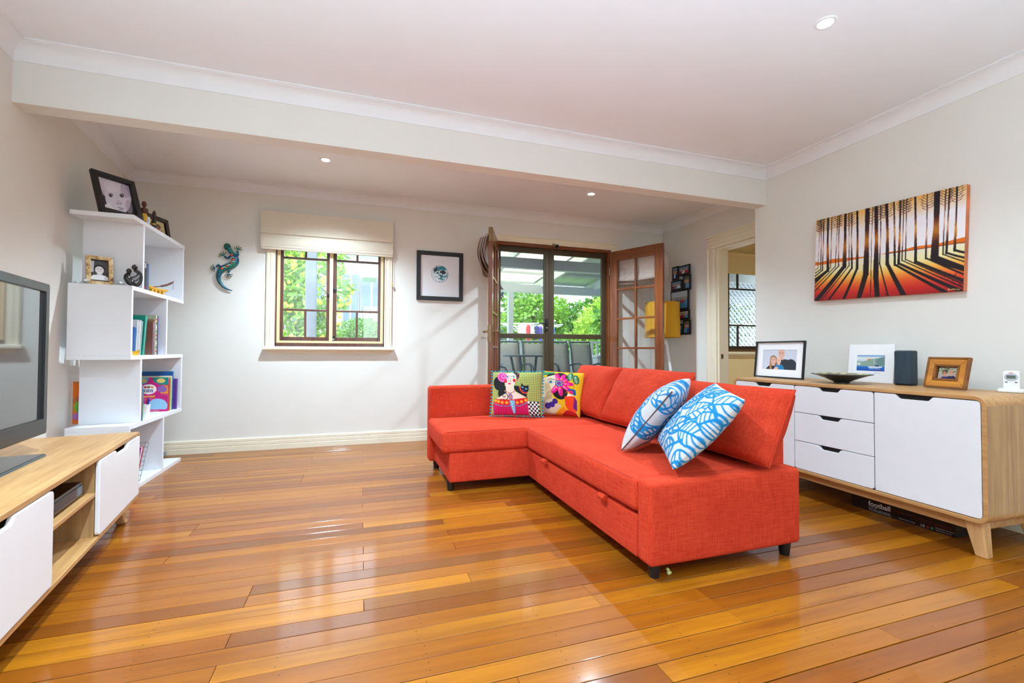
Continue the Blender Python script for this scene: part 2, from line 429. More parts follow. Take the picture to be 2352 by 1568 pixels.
for k in range(2):
    a = .8*k
    for nm, q in (('stile', (a, a+.05, .9, 2.25)), ('stile', (a+.75, a+.8, .9, 2.25)), ('bottom_rail', (a+.05, a+.75, .9, .97)), ('top_rail', (a+.05, a+.75, 2.19, 2.25))):
        MB().box(q[0], q[1], YN-.1, YN-.04, q[2], q[3]).build(nm, M_trim, w3)
    MB().box(a+.05, a+.75, YN-.075, YN-.07, .97, 2.19).build('pane', M_glass, w3)
struct(MB().box(-2.6, 5.0, YN-1.0, YN-.2, 2.62, 2.80).build('added_sun_eave', M_ceil))  # unseen overhang, added to keep sun out of the rear casements
wall('wall_beam', MB().box(xl(YBM0)-.02, XR+.02, YBM0, YBM1, ZBM, 2.78))
struct(MB().box(-2.6, 7.2, YN-.2, YB+.13, ZC, 2.80).build('ceiling', M_ceil))

# room beyond the doorway
mb = MB()
for a, b, z0, z1 in ((XF+.12, W2X0, -.08, 2.78), (W2X0, W2X1, -.08, W2Z0), (W2X0, W2X1, W2Z1, 2.78), (W2X1, 6.6, -.08, 2.78)): mb.box(a, b, YB, YB+.13, z0, z1)
wall('wall_back_beyond', mb, M_wall_far)
wall('wall_right_beyond', MB().box(6.5, 6.62, 2.2, YB, -.08, 2.78), M_wall_far)
wall('wall_near_beyond', MB().box(XF+.12, 6.5, 2.1, 2.2, -.08, 2.78), M_wall_far)
fl2 = struct(MB().box(3.998, 6.5, 2.2, YB, -.02, 0).build('floor_beyond', wood('floor_beyond_boards', (150, 88, 36), (205, 135, 60), 0, .3)))

# cornices with mitred corners
def loop_trim(poly, prof, name, mat, skip=()):
    """prof: list of (inset from wall, z); poly counter-clockwise interior outline"""
    n = len(poly); V = [Vector(p) for p in poly]
    def off(i, d):
        a = (V[i]-V[i-1]).normalized(); b = (V[(i+1) % n]-V[i]).normalized(); na, nb = Vector((-a.y, a.x)), Vector((-b.y, b.x))
        k = (na+nb); k = k/(k.dot(na)); return V[i]+k*d
    for i in range(n):
        if i in skip: continue
        j = (i+1) % n; m = len(prof)
        vs = [(*off(i, d), z) for d, z in prof]+[(*off(j, d), z) for d, z in prof]
        fs = [tuple(range(m)), tuple(range(2*m-1, m-1, -1))]+[(k, (k+1) % m, m+(k+1) % m, m+k) for k in range(m)]
        o = MB().add(vs, fs).build(name, mat, smooth=30); struct(o)
def cove(zt):
    p = [(0, zt), (0, zt-.098), (.006, zt-.098)]
    for k in range(9):
        a = PI/2*k/8; p.append((.006+.066*(1-math.cos(a)), zt-.098+.012+.072*math.sin(a)))
    return p+[(.072, zt-.010), (.084, zt-.010), (.084, zt)]
near_poly = [(xl(YN), YN), (XR, YN), (XR, YBM0), (xl(YBM0), YBM0)]
bay_poly = [(xl(YBM1), YBM1), (XF, YBM1), (XF, YB), (xl(YB), YB)]
loop_trim(near_poly, cove(ZC), 'trim_cornice', M_corn)
loop_trim(bay_poly, cove(ZC), 'trim_cornice', M_corn)

# skirting: fluted cream boards
SK = [(0, 0), (0, .128), (.008, .128), (.014, .120), (.015, .098), (.011, .093), (.016, .088), (.017, .060), (.013, .055), (.018, .050), (.019, .006), (.019, 0)]
def skirt(p, q, name):
    d = Vector((q[0]-p[0], q[1]-p[1])).normalized(); n = Vector((-d.y, d.x)); m = len(SK)
    vs = [(e[0]+n.x*a, e[1]+n.y*a, z) for e in (p, q) for a, z in SK]
    fs = [tuple(range(m)), tuple(range(2*m-1, m-1, -1))]+[(k, (k+1) % m, m+(k+1) % m, m+k) for k in range(m)]
    return struct(MB().add(vs, fs).build(name, M_trim))
skirt((1.40, YB), (xl(YB), YB), 'baseboard_back')
skirt((XF, YB), (3.17, YB), 'baseboard_back')
skirt((xl(YB), YB), (xl(YN), YN), 'baseboard_left')
skirt((XR, YN), (XR, YBM1), 'baseboard_right')
skirt((XF, 4.345), (XF, YB), 'baseboard_right_far')

# ------------------------------------------------------------------ window_1: pair of timber casements
def sash(parent, name, x0, x1, y0, z0, z1, st, rb, bars_z, vx, mat, hard=None):
    """casement: outer x0..x1, stiles st, bottom rail rb, horizontal bars at bars_z, upright bars at vx outside the middle light"""
    s = thing(name); s.parent = parent; th = .036; y1 = y0+th
    for a in (x0, x1-st): MB().box(a, a+st, y0, y1, z0, z1).build('stile', mat, s, bevel=.004)
    MB().box(x0+st, x1-st, y0, y1, z0, z0+rb).build('bottom_rail', mat, s, bevel=.004)
    MB().box(x0+st, x1-st, y0, y1, z1-st, z1).build('top_rail', mat, s, bevel=.004)
    for z in bars_z: MB().box(x0+st, x1-st, y0+.004, y1-.004, z-.011, z+.011).build('glazing_bar', mat, s, bevel=.003)
    rows = [(z0+rb, bars_z[0]-.011), (bars_z[0]+.011, bars_z[1]-.011), (bars_z[1]+.011, z1-st)]
    for i, (a, b) in enumerate(rows):
        if i != 1 and vx is not None:
            MB().box(vx-.011, vx+.011, y0+.005, y1-.005, a, b).build('glazing_bar', mat, s, bevel=.003)
            cells = ((x0+st, vx-.011), (vx+.011, x1-st))
        else: cells = ((x0+st, x1-st),)
        for c, d in cells: MB().box(c, d, y0+.016, y0+.020, a, b).build('pane', M_glass, s)
    return s
w1 = struct(thing('window_1'))
def casing_v(parent, x0, x1, y, z0, z1, mat=M_trim):
    """fluted upright or architrave strip on a wall facing -y"""
    w = x1-x0; p = [(x0, y), (x0, y-.018), (x0+.14*w, y-.022), (x0+.2*w, y-.014), (x0+.42*w, y-.014), (x0+.48*w, y-.02), (x0+.72*w, y-.02), (x0+.78*w, y-.013), (x0+.94*w, y-.013), (x1, y-.02), (x1, y)]
    return MB().prism(p, z0, z1).build('casing', mat, parent)
def casing_h(parent, x0, x1, y, z0, z1, mat=M_trim):
    w = z1-z0; p = [(y, z1), (y-.018, z1), (y-.022, z1-.14*w), (y-.014, z1-.2*w), (y-.014, z1-.42*w), (y-.02, z1-.48*w), (y-.02, z1-.72*w), (y-.013, z1-.78*w), (y-.013, z1-.94*w), (y-.02, z0), (y, z0)]
    return MB().prism(p, x0, x1, 'x').build('casing', mat, parent)
casing_v(w1, -.926, WX0, YB, 1.045, 2.28); casing_v(w1, WX1, .312, YB, 1.045, 2.28); casing_h(w1, -.926, .312, YB, 2.28, 2.365)
MB().prism([(YB+.02, 1.045), (YB-.052, 1.045), (YB-.060, 1.038), (YB-.060, 1.016), (YB-.052, 1.007), (YB+.0, 1.007)], -.945, .337, 'x').build('sill_board', M_trim, w1, bevel=.003)
MB().prism([(YB, 1.007), (YB-.034, 1.007), (YB-.030, .998), (YB-.016, .985), (YB-.012, .972), (YB, .972)], -.905, .297, 'x').build('apron', M_trim, w1)
# jamb lining (timber) and cream stops
for x0, x1, z0, z1, nm in ((WX0, WX0+.012, WZ0, WZ1, 'jamb'), (WX1-.012, WX1, WZ0, WZ1, 'jamb'), (WX0, WX1, WZ0-.002, WZ0+.032, 'frame_sill'), (WX0, WX1, WZ1-.02, WZ1, 'head')):
    MB().box(x0, x1, YB-.004, YB+.12, z0, z1).build(nm, M_dark, w1, bevel=.002)
for x0, x1, z0, z1 in ((WX0+.012, WX0+.040, WZ0+.032, WZ1-.02), (WX1-.040, WX1-.012, WZ0+.032, WZ1-.02), (WX0+.04, WX1-.04, WZ0+.032, WZ0+.056), (-.327, -.293, WZ0+.056, WZ1-.02)):
    MB().box(x0, x1, YB+.004, YB+.028, z0, z1).build('stop_bead', M_stop, w1, bevel=.002)
sl = sash(w1, 'sash', WX0+.030, -.322, YB+.032, WZ0+.052, WZ1-.022, .038, .046, (1.431, 1.975), -.564, M_dark)
sr = sash(w1, 'sash', -.298, WX1-.028, YB+.032, WZ0+.052, WZ1-.022, .040, .046, (1.431, 1.975), -.050, M_dark)
for s_, x_, z_ in ((sl, -.340, 1.60), (sr, -.279, 1.66)):
    MB().box(x_-.012, x_+.012, YB+.018, YB+.034, z_-.022, z_+.022).box(x_-.006, x_+.026, YB+.006, YB+.018, z_-.008, z_+.006).build('latch', M_black, s_, bevel=.003)
lk = MB().box(-.296, -.272, YB+.008, YB+.032, 1.10, 1.165).build('lock', M_black, sr, bevel=.004)
MB().lathe([(.008, 0), (.009, .003), (.0, .004)], 12).build('keyhole_disc', M_steel, sr, mat4=frame4((-.284, YB+.008, 1.125), (1, 0, 0), (0, 0, 1)))

# window_2: seen through the doorway
w2 = struct(thing('window_2'))
casing_v(w2, W2X0-.08, W2X0, YB, 1.0, 2.25); casing_v(w2, W2X1, W2X1+.08, YB, 1.0, 2.25); casing_h(w2, W2X0-.08, W2X1+.08, YB, 2.25, 2.33)
M_dark2 = wood('near_black_timber', (34, 26, 26), (58, 42, 38), 2, .3)
MB().prism([(YB+.02, 1.0), (YB-.055, 1.0), (YB-.060, .985), (YB-.045, .96), (YB-.02, .95), (YB-.015, .925), (YB, .92)], W2X0-.1, W2X1+.1, 'x').build('sill_board', M_trim, w2)
for x0, x1, z0, z1, nm in ((W2X0, W2X0+.03, W2Z0, W2Z1, 'jamb'), (W2X1-.03, W2X1, W2Z0, W2Z1, 'jamb'), (W2X0, W2X1, W2Z0-.005, W2Z0+.03, 'frame_sill'), (W2X0, W2X1, W2Z1-.03, W2Z1, 'head')):
    MB().box(x0, x1, YB-.004, YB+.12, z0, z1).build(nm, M_dark, w2, bevel=.002)
sash(w2, 'sash', W2X0+.03, 4.985, YB+.03, W2Z0+.03, W2Z1-.03, .065, .045, (1.395, 1.925), None, M_dark2)
s2 = sash(w2, 'sash', 4.985, W2X1-.03, YB+.03, W2Z0+.03, W2Z1-.03, .062, .045, (1.395, 1.925), 5.21, M_dark2)
MB().tube([(5.015, YB+.03, 1.62), (5.015, YB+.005, 1.62), (5.03, YB-.01, 1.655)], .006).build('latch', M_black, s2)

# doorway to the room beyond, on the far right wall
d5 = struct(thing('trim_doorway'))
def jamb_x(y0, y1, z0, z1):
    w = y1-y0
    return [(XF, y0), (XF-.02, y0), (XF-.013, y0+.06*w), (XF-.013, y0+.24*w), (XF-.02, y0+.3*w), (XF-.02, y0+.52*w), (XF-.014, y0+.58*w), (XF-.014, y0+.8*w), (XF-.024, y0+.86*w), (XF-.02, y1), (XF, y1)]
MB().prism(jamb_x(4.165, 4.325, 0, 0), 0, 2.205).build('casing', M_trim, d5)
MB().prism([(x, z) for x, z in [(p[0], p[1]-4.165+2.205) for p in jamb_x(4.165, 4.325, 0, 0)]], YBM1+.003, 4.325, 'y').build('casing', M_trim, d5)
MB().box(XF-.004, XF+.125, 4.138, 4.170, 0, 2.205).build('jamb', M_trim, d5, bevel=.002)
MB().box(XF-.004, XF+.125, 3.432, 4.138, 2.178, 2.203).build('head', M_trim, d5, bevel=.002)
MB().box(XF-.004, XF+.125, 3.40, 3.432, 0, 2.203).build('jamb', M_trim, d5)
st = MB().box(XF+.02, XF+.05, 4.135, 4.139, .93, .985).build('strike_plate', M_brass, d5)
MB().box(XF+.028, XF+.042, 4.133, 4.1365, .945, .97).build('latch_hole', M_black, st)
# ------------------------------------------------------------------ downlights (the rooms' lamps, plus some added as fill)
M_lens = emit('lamp_lens', (1, .97, .9, 1), 40)
def downlight(x, y, z, label, e=1.0):
    t = thing('downlight', label, 'ceiling light', (x, y, z), group='recessed ceiling downlights')
    MB().lathe([(.034, -.004), (.036, -.006), (.050, -.004), (.052, 0.0), (.034, 0.0), (.034, -.004)], 28, cap=False).build('trim_ring', M_white, t, smooth=True)
    MB().lathe([(.0, -.0035), (.034, -.0035), (.034, -.001), (.0, -.001)], 24).build('lens', M_lens, t)
    ld = bpy.data.lights.new('downlight_lamp', 'SPOT'); ld.energy = LAMP_W*e; ld.spot_size = math.radians(132); ld.spot_blend = .9; ld.shadow_soft_size = .035; ld.color = LAMP_C
    lo = bpy.data.objects.new('downlight_lamp', ld); col.objects.link(lo); lo.parent = t; lo.location = (0, 0, -.03)
    return t
downlight(2.237, 1.656, ZC, 'bright recessed downlight in the near ceiling, above the gap between sofa and sideboard', .52)
downlight(-.317, 4.293, ZC, 'recessed downlight behind the beam, out from the casement window', 1.75)
downlight(2.324, 4.299, ZC, 'recessed downlight behind the beam, out from the french doors', 1.55)
downlight(-.35, 1.656, ZC, 'added unseen downlight in the near ceiling, filling the television side', 1.9)  # added out of view as ceiling-bounced fill; so is the rear pair
downlight(2.237, -.9, ZC, 'added unseen downlight behind the camera, filling the sideboard side', .25)
downlight(-.35, -.9, ZC, 'added unseen downlight behind the camera, filling the television side', .25)
downlight(5.2, 3.6, ZC, 'recessed downlight in the room beyond the doorway', .8)

# unseen lamps, added to stand in for flash bounced off the ceiling
def bouncelight(x, y, label, e=1.0):
    t = thing('bouncelight_can', label, 'floor lamp', (x, y, 0), group='added bounce lights')
    MB().lathe([(.0, 0), (.085, 0), (.085, .26), (.078, .26), (.076, .05), (.0, .05)], 28, cap=False).build('can', M_black, t, smooth=True)
    MB().lathe([(.0, .20), (.06, .20), (.06, .215), (.0, .22)], 24).build('lens', M_lens, t, smooth=True)
    ld = bpy.data.lights.new('bouncelight_bulb', 'SPOT'); ld.energy = BOUNCE_W*e; ld.spot_size = math.radians(140); ld.spot_blend = 1.0; ld.shadow_soft_size = .05; ld.color = BOUNCE_C
    lo = bpy.data.objects.new('bouncelight_bulb', ld); col.objects.link(lo); lo.parent = t; lo.location = (0, 0, .27); lo.rotation_euler = (PI, 0, 0)
bouncelight(-.55, -.45, 'added unseen uplighter towards the rear window, on the television side', .8)
bouncelight(1.45, -.75, 'added unseen uplighter towards the rear window, on the sideboard side', .5)
# ------------------------------------------------------------------ french doors: frame, timber leaves, screen doors
fr = struct(thing('trim_door_frame'))
for x0, x1 in ((DX0, DX0+.035), (DX1-.035, DX1)): MB().box(x0, x1, YB-.006, YB+.125, 0, 2.29).build('jamb', M_door, fr, bevel=.003)
MB().box(DX0, DX1, YB-.006, YB+.125, 2.29, DZ1).build('head', M_doorh, fr, bevel=.003)
MB().box(DX0+.035, DX1-.035, YB-.002, YB+.125, -.02, .012).build('threshold', M_doorh, fr)
casing_v(fr, 1.405, DX0, YB, 0, DZ1); casing_v(fr, DX1, 3.16, YB, 0, DZ1); casing_h(fr, 1.405, 3.16, YB, DZ1, 2.405)
MB().box(2.245, 2.275, YB-.03, YB-.004, 2.30, 2.345).build('bolt_keeper', M_brass, fr, bevel=.003)
MB().box(2.285, 2.320, YB-.032, YB-.004, 2.298, 2.335).build('bolt_keeper', M_black, fr, bevel=.003)

M_fold = plain('taupe_blind_fabric', (196, 178, 166), .9, var=.1, scale=30, bump=.1)
def leaf(name, hinge, d, w, side, lock):
    """glazed timber leaf, hinge at the local origin; side = face the handle and blind sit on"""
    t = struct(thing(name, mat4=upright((hinge[0], hinge[1], .012), d))); H = 2.275; T = .021; S = .105
    for a in (0, w-S): MB().box(a, a+S, -T, T, 0, H).build('stile', M_door, t, bevel=.004)
    MB().box(S, w-S, -T, T, H-.125, H).build('top_rail', M_doorh, t, bevel=.003)
    MB().box(S, w-S, -T, T, 0, .30).build('bottom_rail', M_doorh, t, bevel=.003)
    z0, z1 = .30, H-.125; n = 5; p = (z1-z0)/n; xm = w/2
    MB().box(xm-.012, xm+.012, -T+.003, T-.003, z0, z1).build('glazing_bar', M_door, t, bevel=.004)
    for k in range(1, n):
        for a, b in ((S, xm-.012), (xm+.012, w-S)): MB().box(a, b, -T+.003, T-.003, z0+k*p-.012, z0+k*p+.012).build('glazing_bar', M_doorh, t, bevel=.004)
    for k in range(n):
        for a, b in ((S, xm-.012), (xm+.012, w-S)):
            MB().box(a, b, -.002, .002, z0+k*p+(.012 if k else 0), z0+(k+1)*p-(.012 if k < n-1 else 0)).build('pane', M_glass, t)
    for z in (.28, H-.25): MB().tube([(0, side*(T+.004), z-.05), (0, side*(T+.004), z+.05)], .008, 8).build('hinge', M_brass, t)
    if lock:
        MB().box(w-.001, w+.004, -.012, .012, 1.09, 1.27).build('lock_plate', M_brass, t, bevel=.001)
        MB().box(w-.001, w+.006, -.016, .016, 2.13, 2.275).build('flush_bolt', M_brass, t, bevel=.001)
        for s in (-1, 1):
            pl = MB().box(w-.062, w-.022, min(s*T, s*(T+.007)), max(s*T, s*(T+.007)), 1.09, 1.27).build('handle_plate', M_brass, t, bevel=.002)
            MB().tube([(w-.042, s*(T+.005), 1.20), (w-.042, s*(T+.045), 1.20), (w-.06, s*(T+.055), 1.20), (w-.10, s*(T+.055), 1.205), (w-.145, s*(T+.055), 1.195)], [.011, .010, .011, .010, .012], 10).build('lever', M_brass, pl, smooth=True)
        MB().tube([(w-.042, -T-.005, 1.13), (w-.042, -T-.05, 1.13)], .003, 6).tube([(w-.042, -T-.05+.012*math.cos(a)-.012, 1.13+.012*math.sin(a)) for a in np.linspace(0, 2*PI, 13)[:-1]], .0025, 6, True).build('key', M_brass, t)
    return t, H, T
dl, H_, T_ = leaf('door_1', (1.515, 5.115), (-.375, -.927), .705, 1, True)
dr, _, _ = leaf('door_2', (3.050, 5.115), (.412, -.911), .735, -1, False)
MB().box(.735-.001, .739, -.012, .012, 1.09, 1.27).build('lock_plate', M_brass, dr, bevel=.001)

def bunched_blind(name, label, mat4, w, side):
    """roman blind drawn up into pleats, hanging on one face of an open door leaf"""
    t = thing(name, label, 'blind', mat4=mat4)
    MB().box(.04, w-.02, min(0, side*.03), max(0, side*.03), 2.18, 2.21).build('headrail', M_fold, t, bevel=.004)
    R = np.random.default_rng(3)
    for k in range(6):
        y0 = side*(.006+.015*k); zt = 2.19-.004*k; zb = 1.90+.016*(k % 3)-.012*k; n = 14; P = np.zeros((9, n+1, 3))
        for i in range(9):
            f = i/8
            for j in range(n+1):
                x = .03+(w-.03)*j/n; sag = .03*math.sin(PI*j/n)
                P[i, j] = (x, y0+side*(.034*math.sin(PI*f)+.007*math.sin(9*x+k)), zt+(zb-zt)*f-sag*f+.01*math.sin(5*x+2*k)*f)
        g = grid_mesh('pleat', P, None, M_fold, t); sd = g.modifiers.new('cloth', 'SOLIDIFY'); sd.thickness = .003
    return t
bunched_blind('door_blind', 'taupe fabric blind drawn up in pleats on the handle-side door leaf', upright((1.515-.030*.927, 5.115+.030*.375, .012), (-.375, -.927)), .70, -1)
bunched_blind('door_blind', 'taupe fabric blind drawn up on the door leaf beside the mustard lamp', upright((3.050+.030*.911, 5.115+.030*.412, .012), (.412, -.911)), .73, 1)

M_mesh = glass('security_mesh', (.80, .83, .86, 1), .05, .15)
def screen(name, x0, x1, handle):
    t = struct(thing(name, loc=(0, 0, 0))); y0, y1 = YB+.055, YB+.09; z0, z1 = .014, 2.288; w = .066
    for a in (x0, x1-w):
        MB().box(a, a+w, y0, y1, z0, z1).build('stile', M_bronze, t, bevel=.003)
        MB().box(a+.022, a+.044, y0-.006, y0, z0+.03, z1-.03).build('rib', M_bronze, t, bevel=.002)
    MB().box(x0+w, x1-w, y0, y1, z1-w, z1).build('top_rail', M_bronze, t, bevel=.003)
    MB().box(x0+w, x1-w, y0, y1, z0, z0+.10).build('bottom_rail', M_bronze, t, bevel=.003)
    MB().box(x0+w, x1-w, y0+.004, y1-.004, 1.165, 1.225).build('mid_rail', M_bronze, t, bevel=.003)
    for a, b in ((z0+.10, 1.165), (1.225, z1-w)): MB().box(x0+w, x1-w, y0+.016, y0+.018, a, b).build('mesh', M_mesh, t)
    if handle:
        h = MB().box(x1-.052, x1-.018, y0-.014, y0-.006, 1.255, 1.415).build('handle_plate', M_black, t, bevel=.002)
        MB().tube([(x1-.035, y0-.010, 1.35), (x1-.035, y0-.05, 1.35), (x1-.06, y0-.055, 1.35), (x1-.15, y0-.055, 1.352)], .009, 10).build('lever', M_black, h, smooth=True)
        MB().lathe([(.010, 0), (.010, .004), (.0, .005)], 14).build('lock_cylinder', M_steel, h, mat4=frame4((x1-.035, y0-.014, 1.30), (1, 0, 0), (0, 0, 1)))
    return t
screen('door_3', DX0+.037, 2.225, True); screen('door_4', 2.230, DX1-.037, False)

# ------------------------------------------------------------------ roman blind over the casement window
M_blind = plain('ivory_blind_cloth', (226, 216, 196), .85, var=.02, scale=40, bump=.06)
rb = thing('roman_blind', 'ivory roman blind drawn up over the casement window', 'blind', (-.326, YB-.025, 2.04))
def blind_panel(z0, z1, yo, bulge, x0=-.644, x1=.646):
    n = 10; P = []
    prof = [(yo-bulge*math.sin(PI*i/n)*(.35+.65*(1-i/n)), z0+(z1-z0)*i/n) for i in range(n+1)]
    poly = prof+[(0.0, z1), (0.0, z0+.004)]
    return MB().prism(poly, x0, x1, 'x')
blind_panel(.150, .376, -.055, .006).build('top_fold', M_blind, rb, smooth=30)
blind_panel(.038, .158, -.042, .012).build('middle_fold', M_blind, rb, smooth=30)
blind_panel(.010, .056, -.034, .010).build('lower_fold', M_blind, rb, smooth=30)
MB().box(-.640, .642, -.032, -.006, -.006, .014).build('hem_bar', M_blind, rb, bevel=.003)
cord = MB().tube([(.636, -.012, .34), (.634, -.016, 0), (.640, -.014, -.12), (.638, -.014, -.30)], .0022, 6).build('pull_cord', plain('cord', (225, 215, 190), .8), rb)
MB().lathe([(.003, .03), (.009, .02), (.011, .0), (.007, -.012), (.0, -.014)], 12, (.638, -.014, -.315)).build('cord_acorn', plain('pale_wood_knob', (222, 190, 130), .5), cord, smooth=True)
# blind in the room beyond
rb2 = thing('roller_blind', 'cream blind half lowered over the window beyond the doorway', 'blind', (5.17, YB-.03, 2.13))
M_blind2 = plain('cream_blind_cloth', (240, 220, 172), .85, var=.02)
MB().prism([(-.03, 0), (-.03, .26), (.0, .27), (.0, 0)], -.62, .62, 'x').build('drop', M_blind2, rb2); MB().tube([(-.64, -.02, .285), (.64, -.02, .285)], .028, 14).build('roll', M_blind2, rb2, smooth=True)
# ------------------------------------------------------------------ coral sofa
def weave_material(name, a, b):
    t = NT(name)
    n1 = t.noise(t.coords('Object', (14, 260, 260)), 1, 2); n2 = t.noise(t.coords('Object', (260, 14, 200)), 1, 2); n3 = t.noise(t.coords('Object', (260, 260, 14)), 1, 2)
    f = t.math('MULTIPLY', t.math('ADD', t.math('ADD', n1, n2), n3), .333)
    big = t.noise(t.coords(), 4, 3)
    c = t.ramp(t.math('ADD', t.math('MULTIPLY', f, .8), t.math('MULTIPLY', big, .2)), [(.38, s2l(a)), (.62, s2l(b))])
    t.base(c); t.set(.95, spec=.12); t.bump(f, .25, .002)
    return t.m
M_coral = weave_material('coral_woven_fabric', (180, 46, 29), (214, 75, 46))
M_seam = plain('dark_coral_seam', (150, 40, 30), .9)
M_leg = plain('black_plastic_leg', (18, 20, 26), .45)
SX, SY = 1.32, 2.83
sofa = thing('corner_sofa', 'large coral fabric corner sofa with chaise, standing in the middle of the floor', 'sofa', (SX, SY, 0))
def sb(mb, name, mat=M_coral, par=None, **k):
    k.setdefault('smooth', True); return mb.shift(-SX, -SY, 0).build(name, mat, par or sofa, **k)
sb(MB().rbox(1.225, 1.95, 1.77, 3.20, .072, .30, .012, 3), 'seat_base')
dw = sb(MB().rbox(1.200, 1.228, 1.787, 3.188, .074, .272, .010, 4), 'drawer_front')
for yy in (2.846, 2.073):
    p = []
    for k in range(9):
        a = PI*k/8; p.append((1.198-.030*math.sin(a), .282-.028*(1-math.cos(a))/2*1.2))
    poly = p+[(1.205, p[-1][1]), (1.205, .284)]
    MB().prism(poly, yy-.030, yy+.030, 'y').shift(-SX, -SY, 0).build('pull_tab', M_coral, sofa, bevel=.002, smooth=True)
sc = sb(MB().rbox(1.178, 1.945, 1.775, 3.190, .284, .440, .030, 10, (.006, 0, .012), 1, .0016), 'seat_cushion')
sb(MB().rbox(1.196, 2.073, 1.68, 1.785, .072, .440, .022, 6, (0, .004, .004)), 'end_panel')
sb(MB().rbox(.602, 2.06, 3.192, 3.865, .072, .290, .014, 4), 'chaise_base')
cc = sb(MB().rbox(.545, 1.945, 3.176, 3.862, .284, .442, .030, 10, (.006, .006, .010), 2, .0014), 'chaise_cushion')
sb(MB().rbox(.550, 2.073, 3.858, 3.98, .072, .705, .026, 6, (.0, .006, .003)), 'long_arm')
sb(MB().rbox(1.942, 2.073, 1.765, 3.86, .10, .660, .024, 6), 'back_frame')
# piped seams
def seam(pts, par, r=.0022): MB().tube(pts, r, 5).shift(-SX, -SY, 0).build('seam', M_seam, par)
seam([(1.187, 1.80, .4315), (1.187, 3.165, .4315)], sc); seam([(.556, 3.20, .4335), (.556, 3.84, .4335)], cc); seam([(.575, 3.184, .4335), (1.17, 3.184, .4335)], cc)
for x, y_ in ((1.262, 1.745), (2.025, 1.735), (.625, 3.27), (.625, 3.92), (2.02, 3.92), (1.30, 3.30)):
    MB().lathe([(.021, 0), (.023, .004), (.031, .074), (.0, .074)], 16, (x, y_, 0)).shift(-SX, -SY, 0).build('leg', M_leg, sofa, smooth=True)

def pillow(w, h, t, art=None, n=28, pinch=.05, seed=0, wr=.006, full=.75):
    """stuffed cushion: grids for both faces, local x 0..w, y 0..h, bulging along +-z"""
    nx, ny = (art.nx, art.ny) if art else (n, max(8, int(n*h/w)))
    u, v = np.meshgrid(np.linspace(-1, 1, nx+1), np.linspace(-1, 1, ny+1))
    prof = ((1-u**2).clip(0)**.5*(1-v**2).clip(0)**.5)**full*(1+.12*(1-u**2)*(1-v**2))
    bx = 1-pinch*(1-v**2)*np.abs(u)**1.5; by = 1-pinch*(1-u**2)*np.abs(v)**1.5
    X = (u*bx+1)*w/2; Y = (v*by+1)*h/2
    rr = np.random.default_rng(seed); wrk = np.zeros_like(u)
    for k in range(7):
        a = rr.uniform(0, 2*PI); fq = rr.uniform(5, 13); ph = rr.uniform(0, 6)
        wrk += np.sin((u*math.cos(a)+v*math.sin(a))*fq+ph)*rr.uniform(.3, 1)/3
    edge = (np.abs(u)**3+np.abs(v)**3)*.6+.25
    z = t/2*prof+wr*wrk*edge*prof**.4
    return np.stack([X, Y, z], -1), np.stack([X, Y, -t/2*prof+wr*wrk*.5*prof], -1)
def two_sided(name, Pf, Pb, C, mat, parent=None, mat4=None, Cb=None):
    ny, nx = Pf.shape[0]-1, Pf.shape[1]-1; idx = np.arange((nx+1)*(ny+1)).reshape(ny+1, nx+1)
    F = np.stack([idx[:-1, :-1], idx[:-1, 1:], idx[1:, 1:], idx[1:, :-1]], -1).reshape(-1, 4); B = F[:, ::-1]+idx.size
    F = np.concatenate([F, B]); P = np.concatenate([Pf.reshape(-1, 3), Pb.reshape(-1, 3)])
    me = bpy.data.meshes.new(name); me.vertices.add(len(P)); me.vertices.foreach_set('co', P.reshape(-1))
    me.loops.add(F.size); me.loops.foreach_set('vertex_index', F.reshape(-1).astype(np.int32))
    me.polygons.add(len(F)); me.polygons.foreach_set('loop_start', np.arange(0, F.size, 4, dtype=np.int32)); me.update(calc_edges=True)
    me.polygons.foreach_set('use_smooth', [True]*len(F))
    if C is not None:
        cb = C if Cb is None else Cb
        at = me.color_attributes.new('print', 'FLOAT_COLOR', 'POINT'); at.data.foreach_set('color', np.concatenate([C.reshape(-1), cb.reshape(-1)]).astype(np.float32))
    me.materials.append(mat); o = bpy.data.objects.new(name, me); col.objects.link(o)
    if parent: o.parent = parent
    if mat4 is not None: o.matrix_basis = mat4
    return o
def edge_cord(w, h, pinch=.05, n=14):
    pts = []
    for a in np.linspace(-1, 1, n)[:-1]: pts.append((a, -1))
    for a in np.linspace(-1, 1, n)[:-1]: pts.append((1, a))
    for a in np.linspace(1, -1, n)[:-1]: pts.append((a, 1))
    for a in np.linspace(1, -1, n)[:-1]: pts.append((-1, a))
    return [((u*(1-pinch*(1-v*v)*abs(u)**1.5)+1)*w/2, (v*(1-pinch*(1-u*u)*abs(v)**1.5)+1)*h/2, 0) for u, v in pts]
yb = Vector((.47, 0, .88)).normalized()
for i, (ya, w_, h_, o_, seed, lab) in enumerate((
        (3.895, .71, .46, (1.815, .470), 11, 'coral back cushion behind the yellow folk-art cushion'),
        (3.175, .80, .46, (1.815, .470), 12, 'middle coral back cushion of the sofa, partly behind the leaf cushions'),
        (2.375, .735, .395, (1.826, .470), 13, 'coral back cushion at the open end of the sofa, with a creased corner'))):
    t = thing('back_cushion', lab, 'cushion', group='coral back cushions', mat4=frame4((o_[0], ya, o_[1]), (0, -1, 0), yb if i < 2 else (.42, 0, .90)))
    Pf, Pb = pillow(w_, h_, .20, None, 44, .02, seed, .012, .55)
    two_sided('cover', Pf, Pb, None, M_coral, t)
    MB().tube(edge_cord(w_, h_, .02), .004, 6, True).build('seam', M_coral, t, smooth=True)

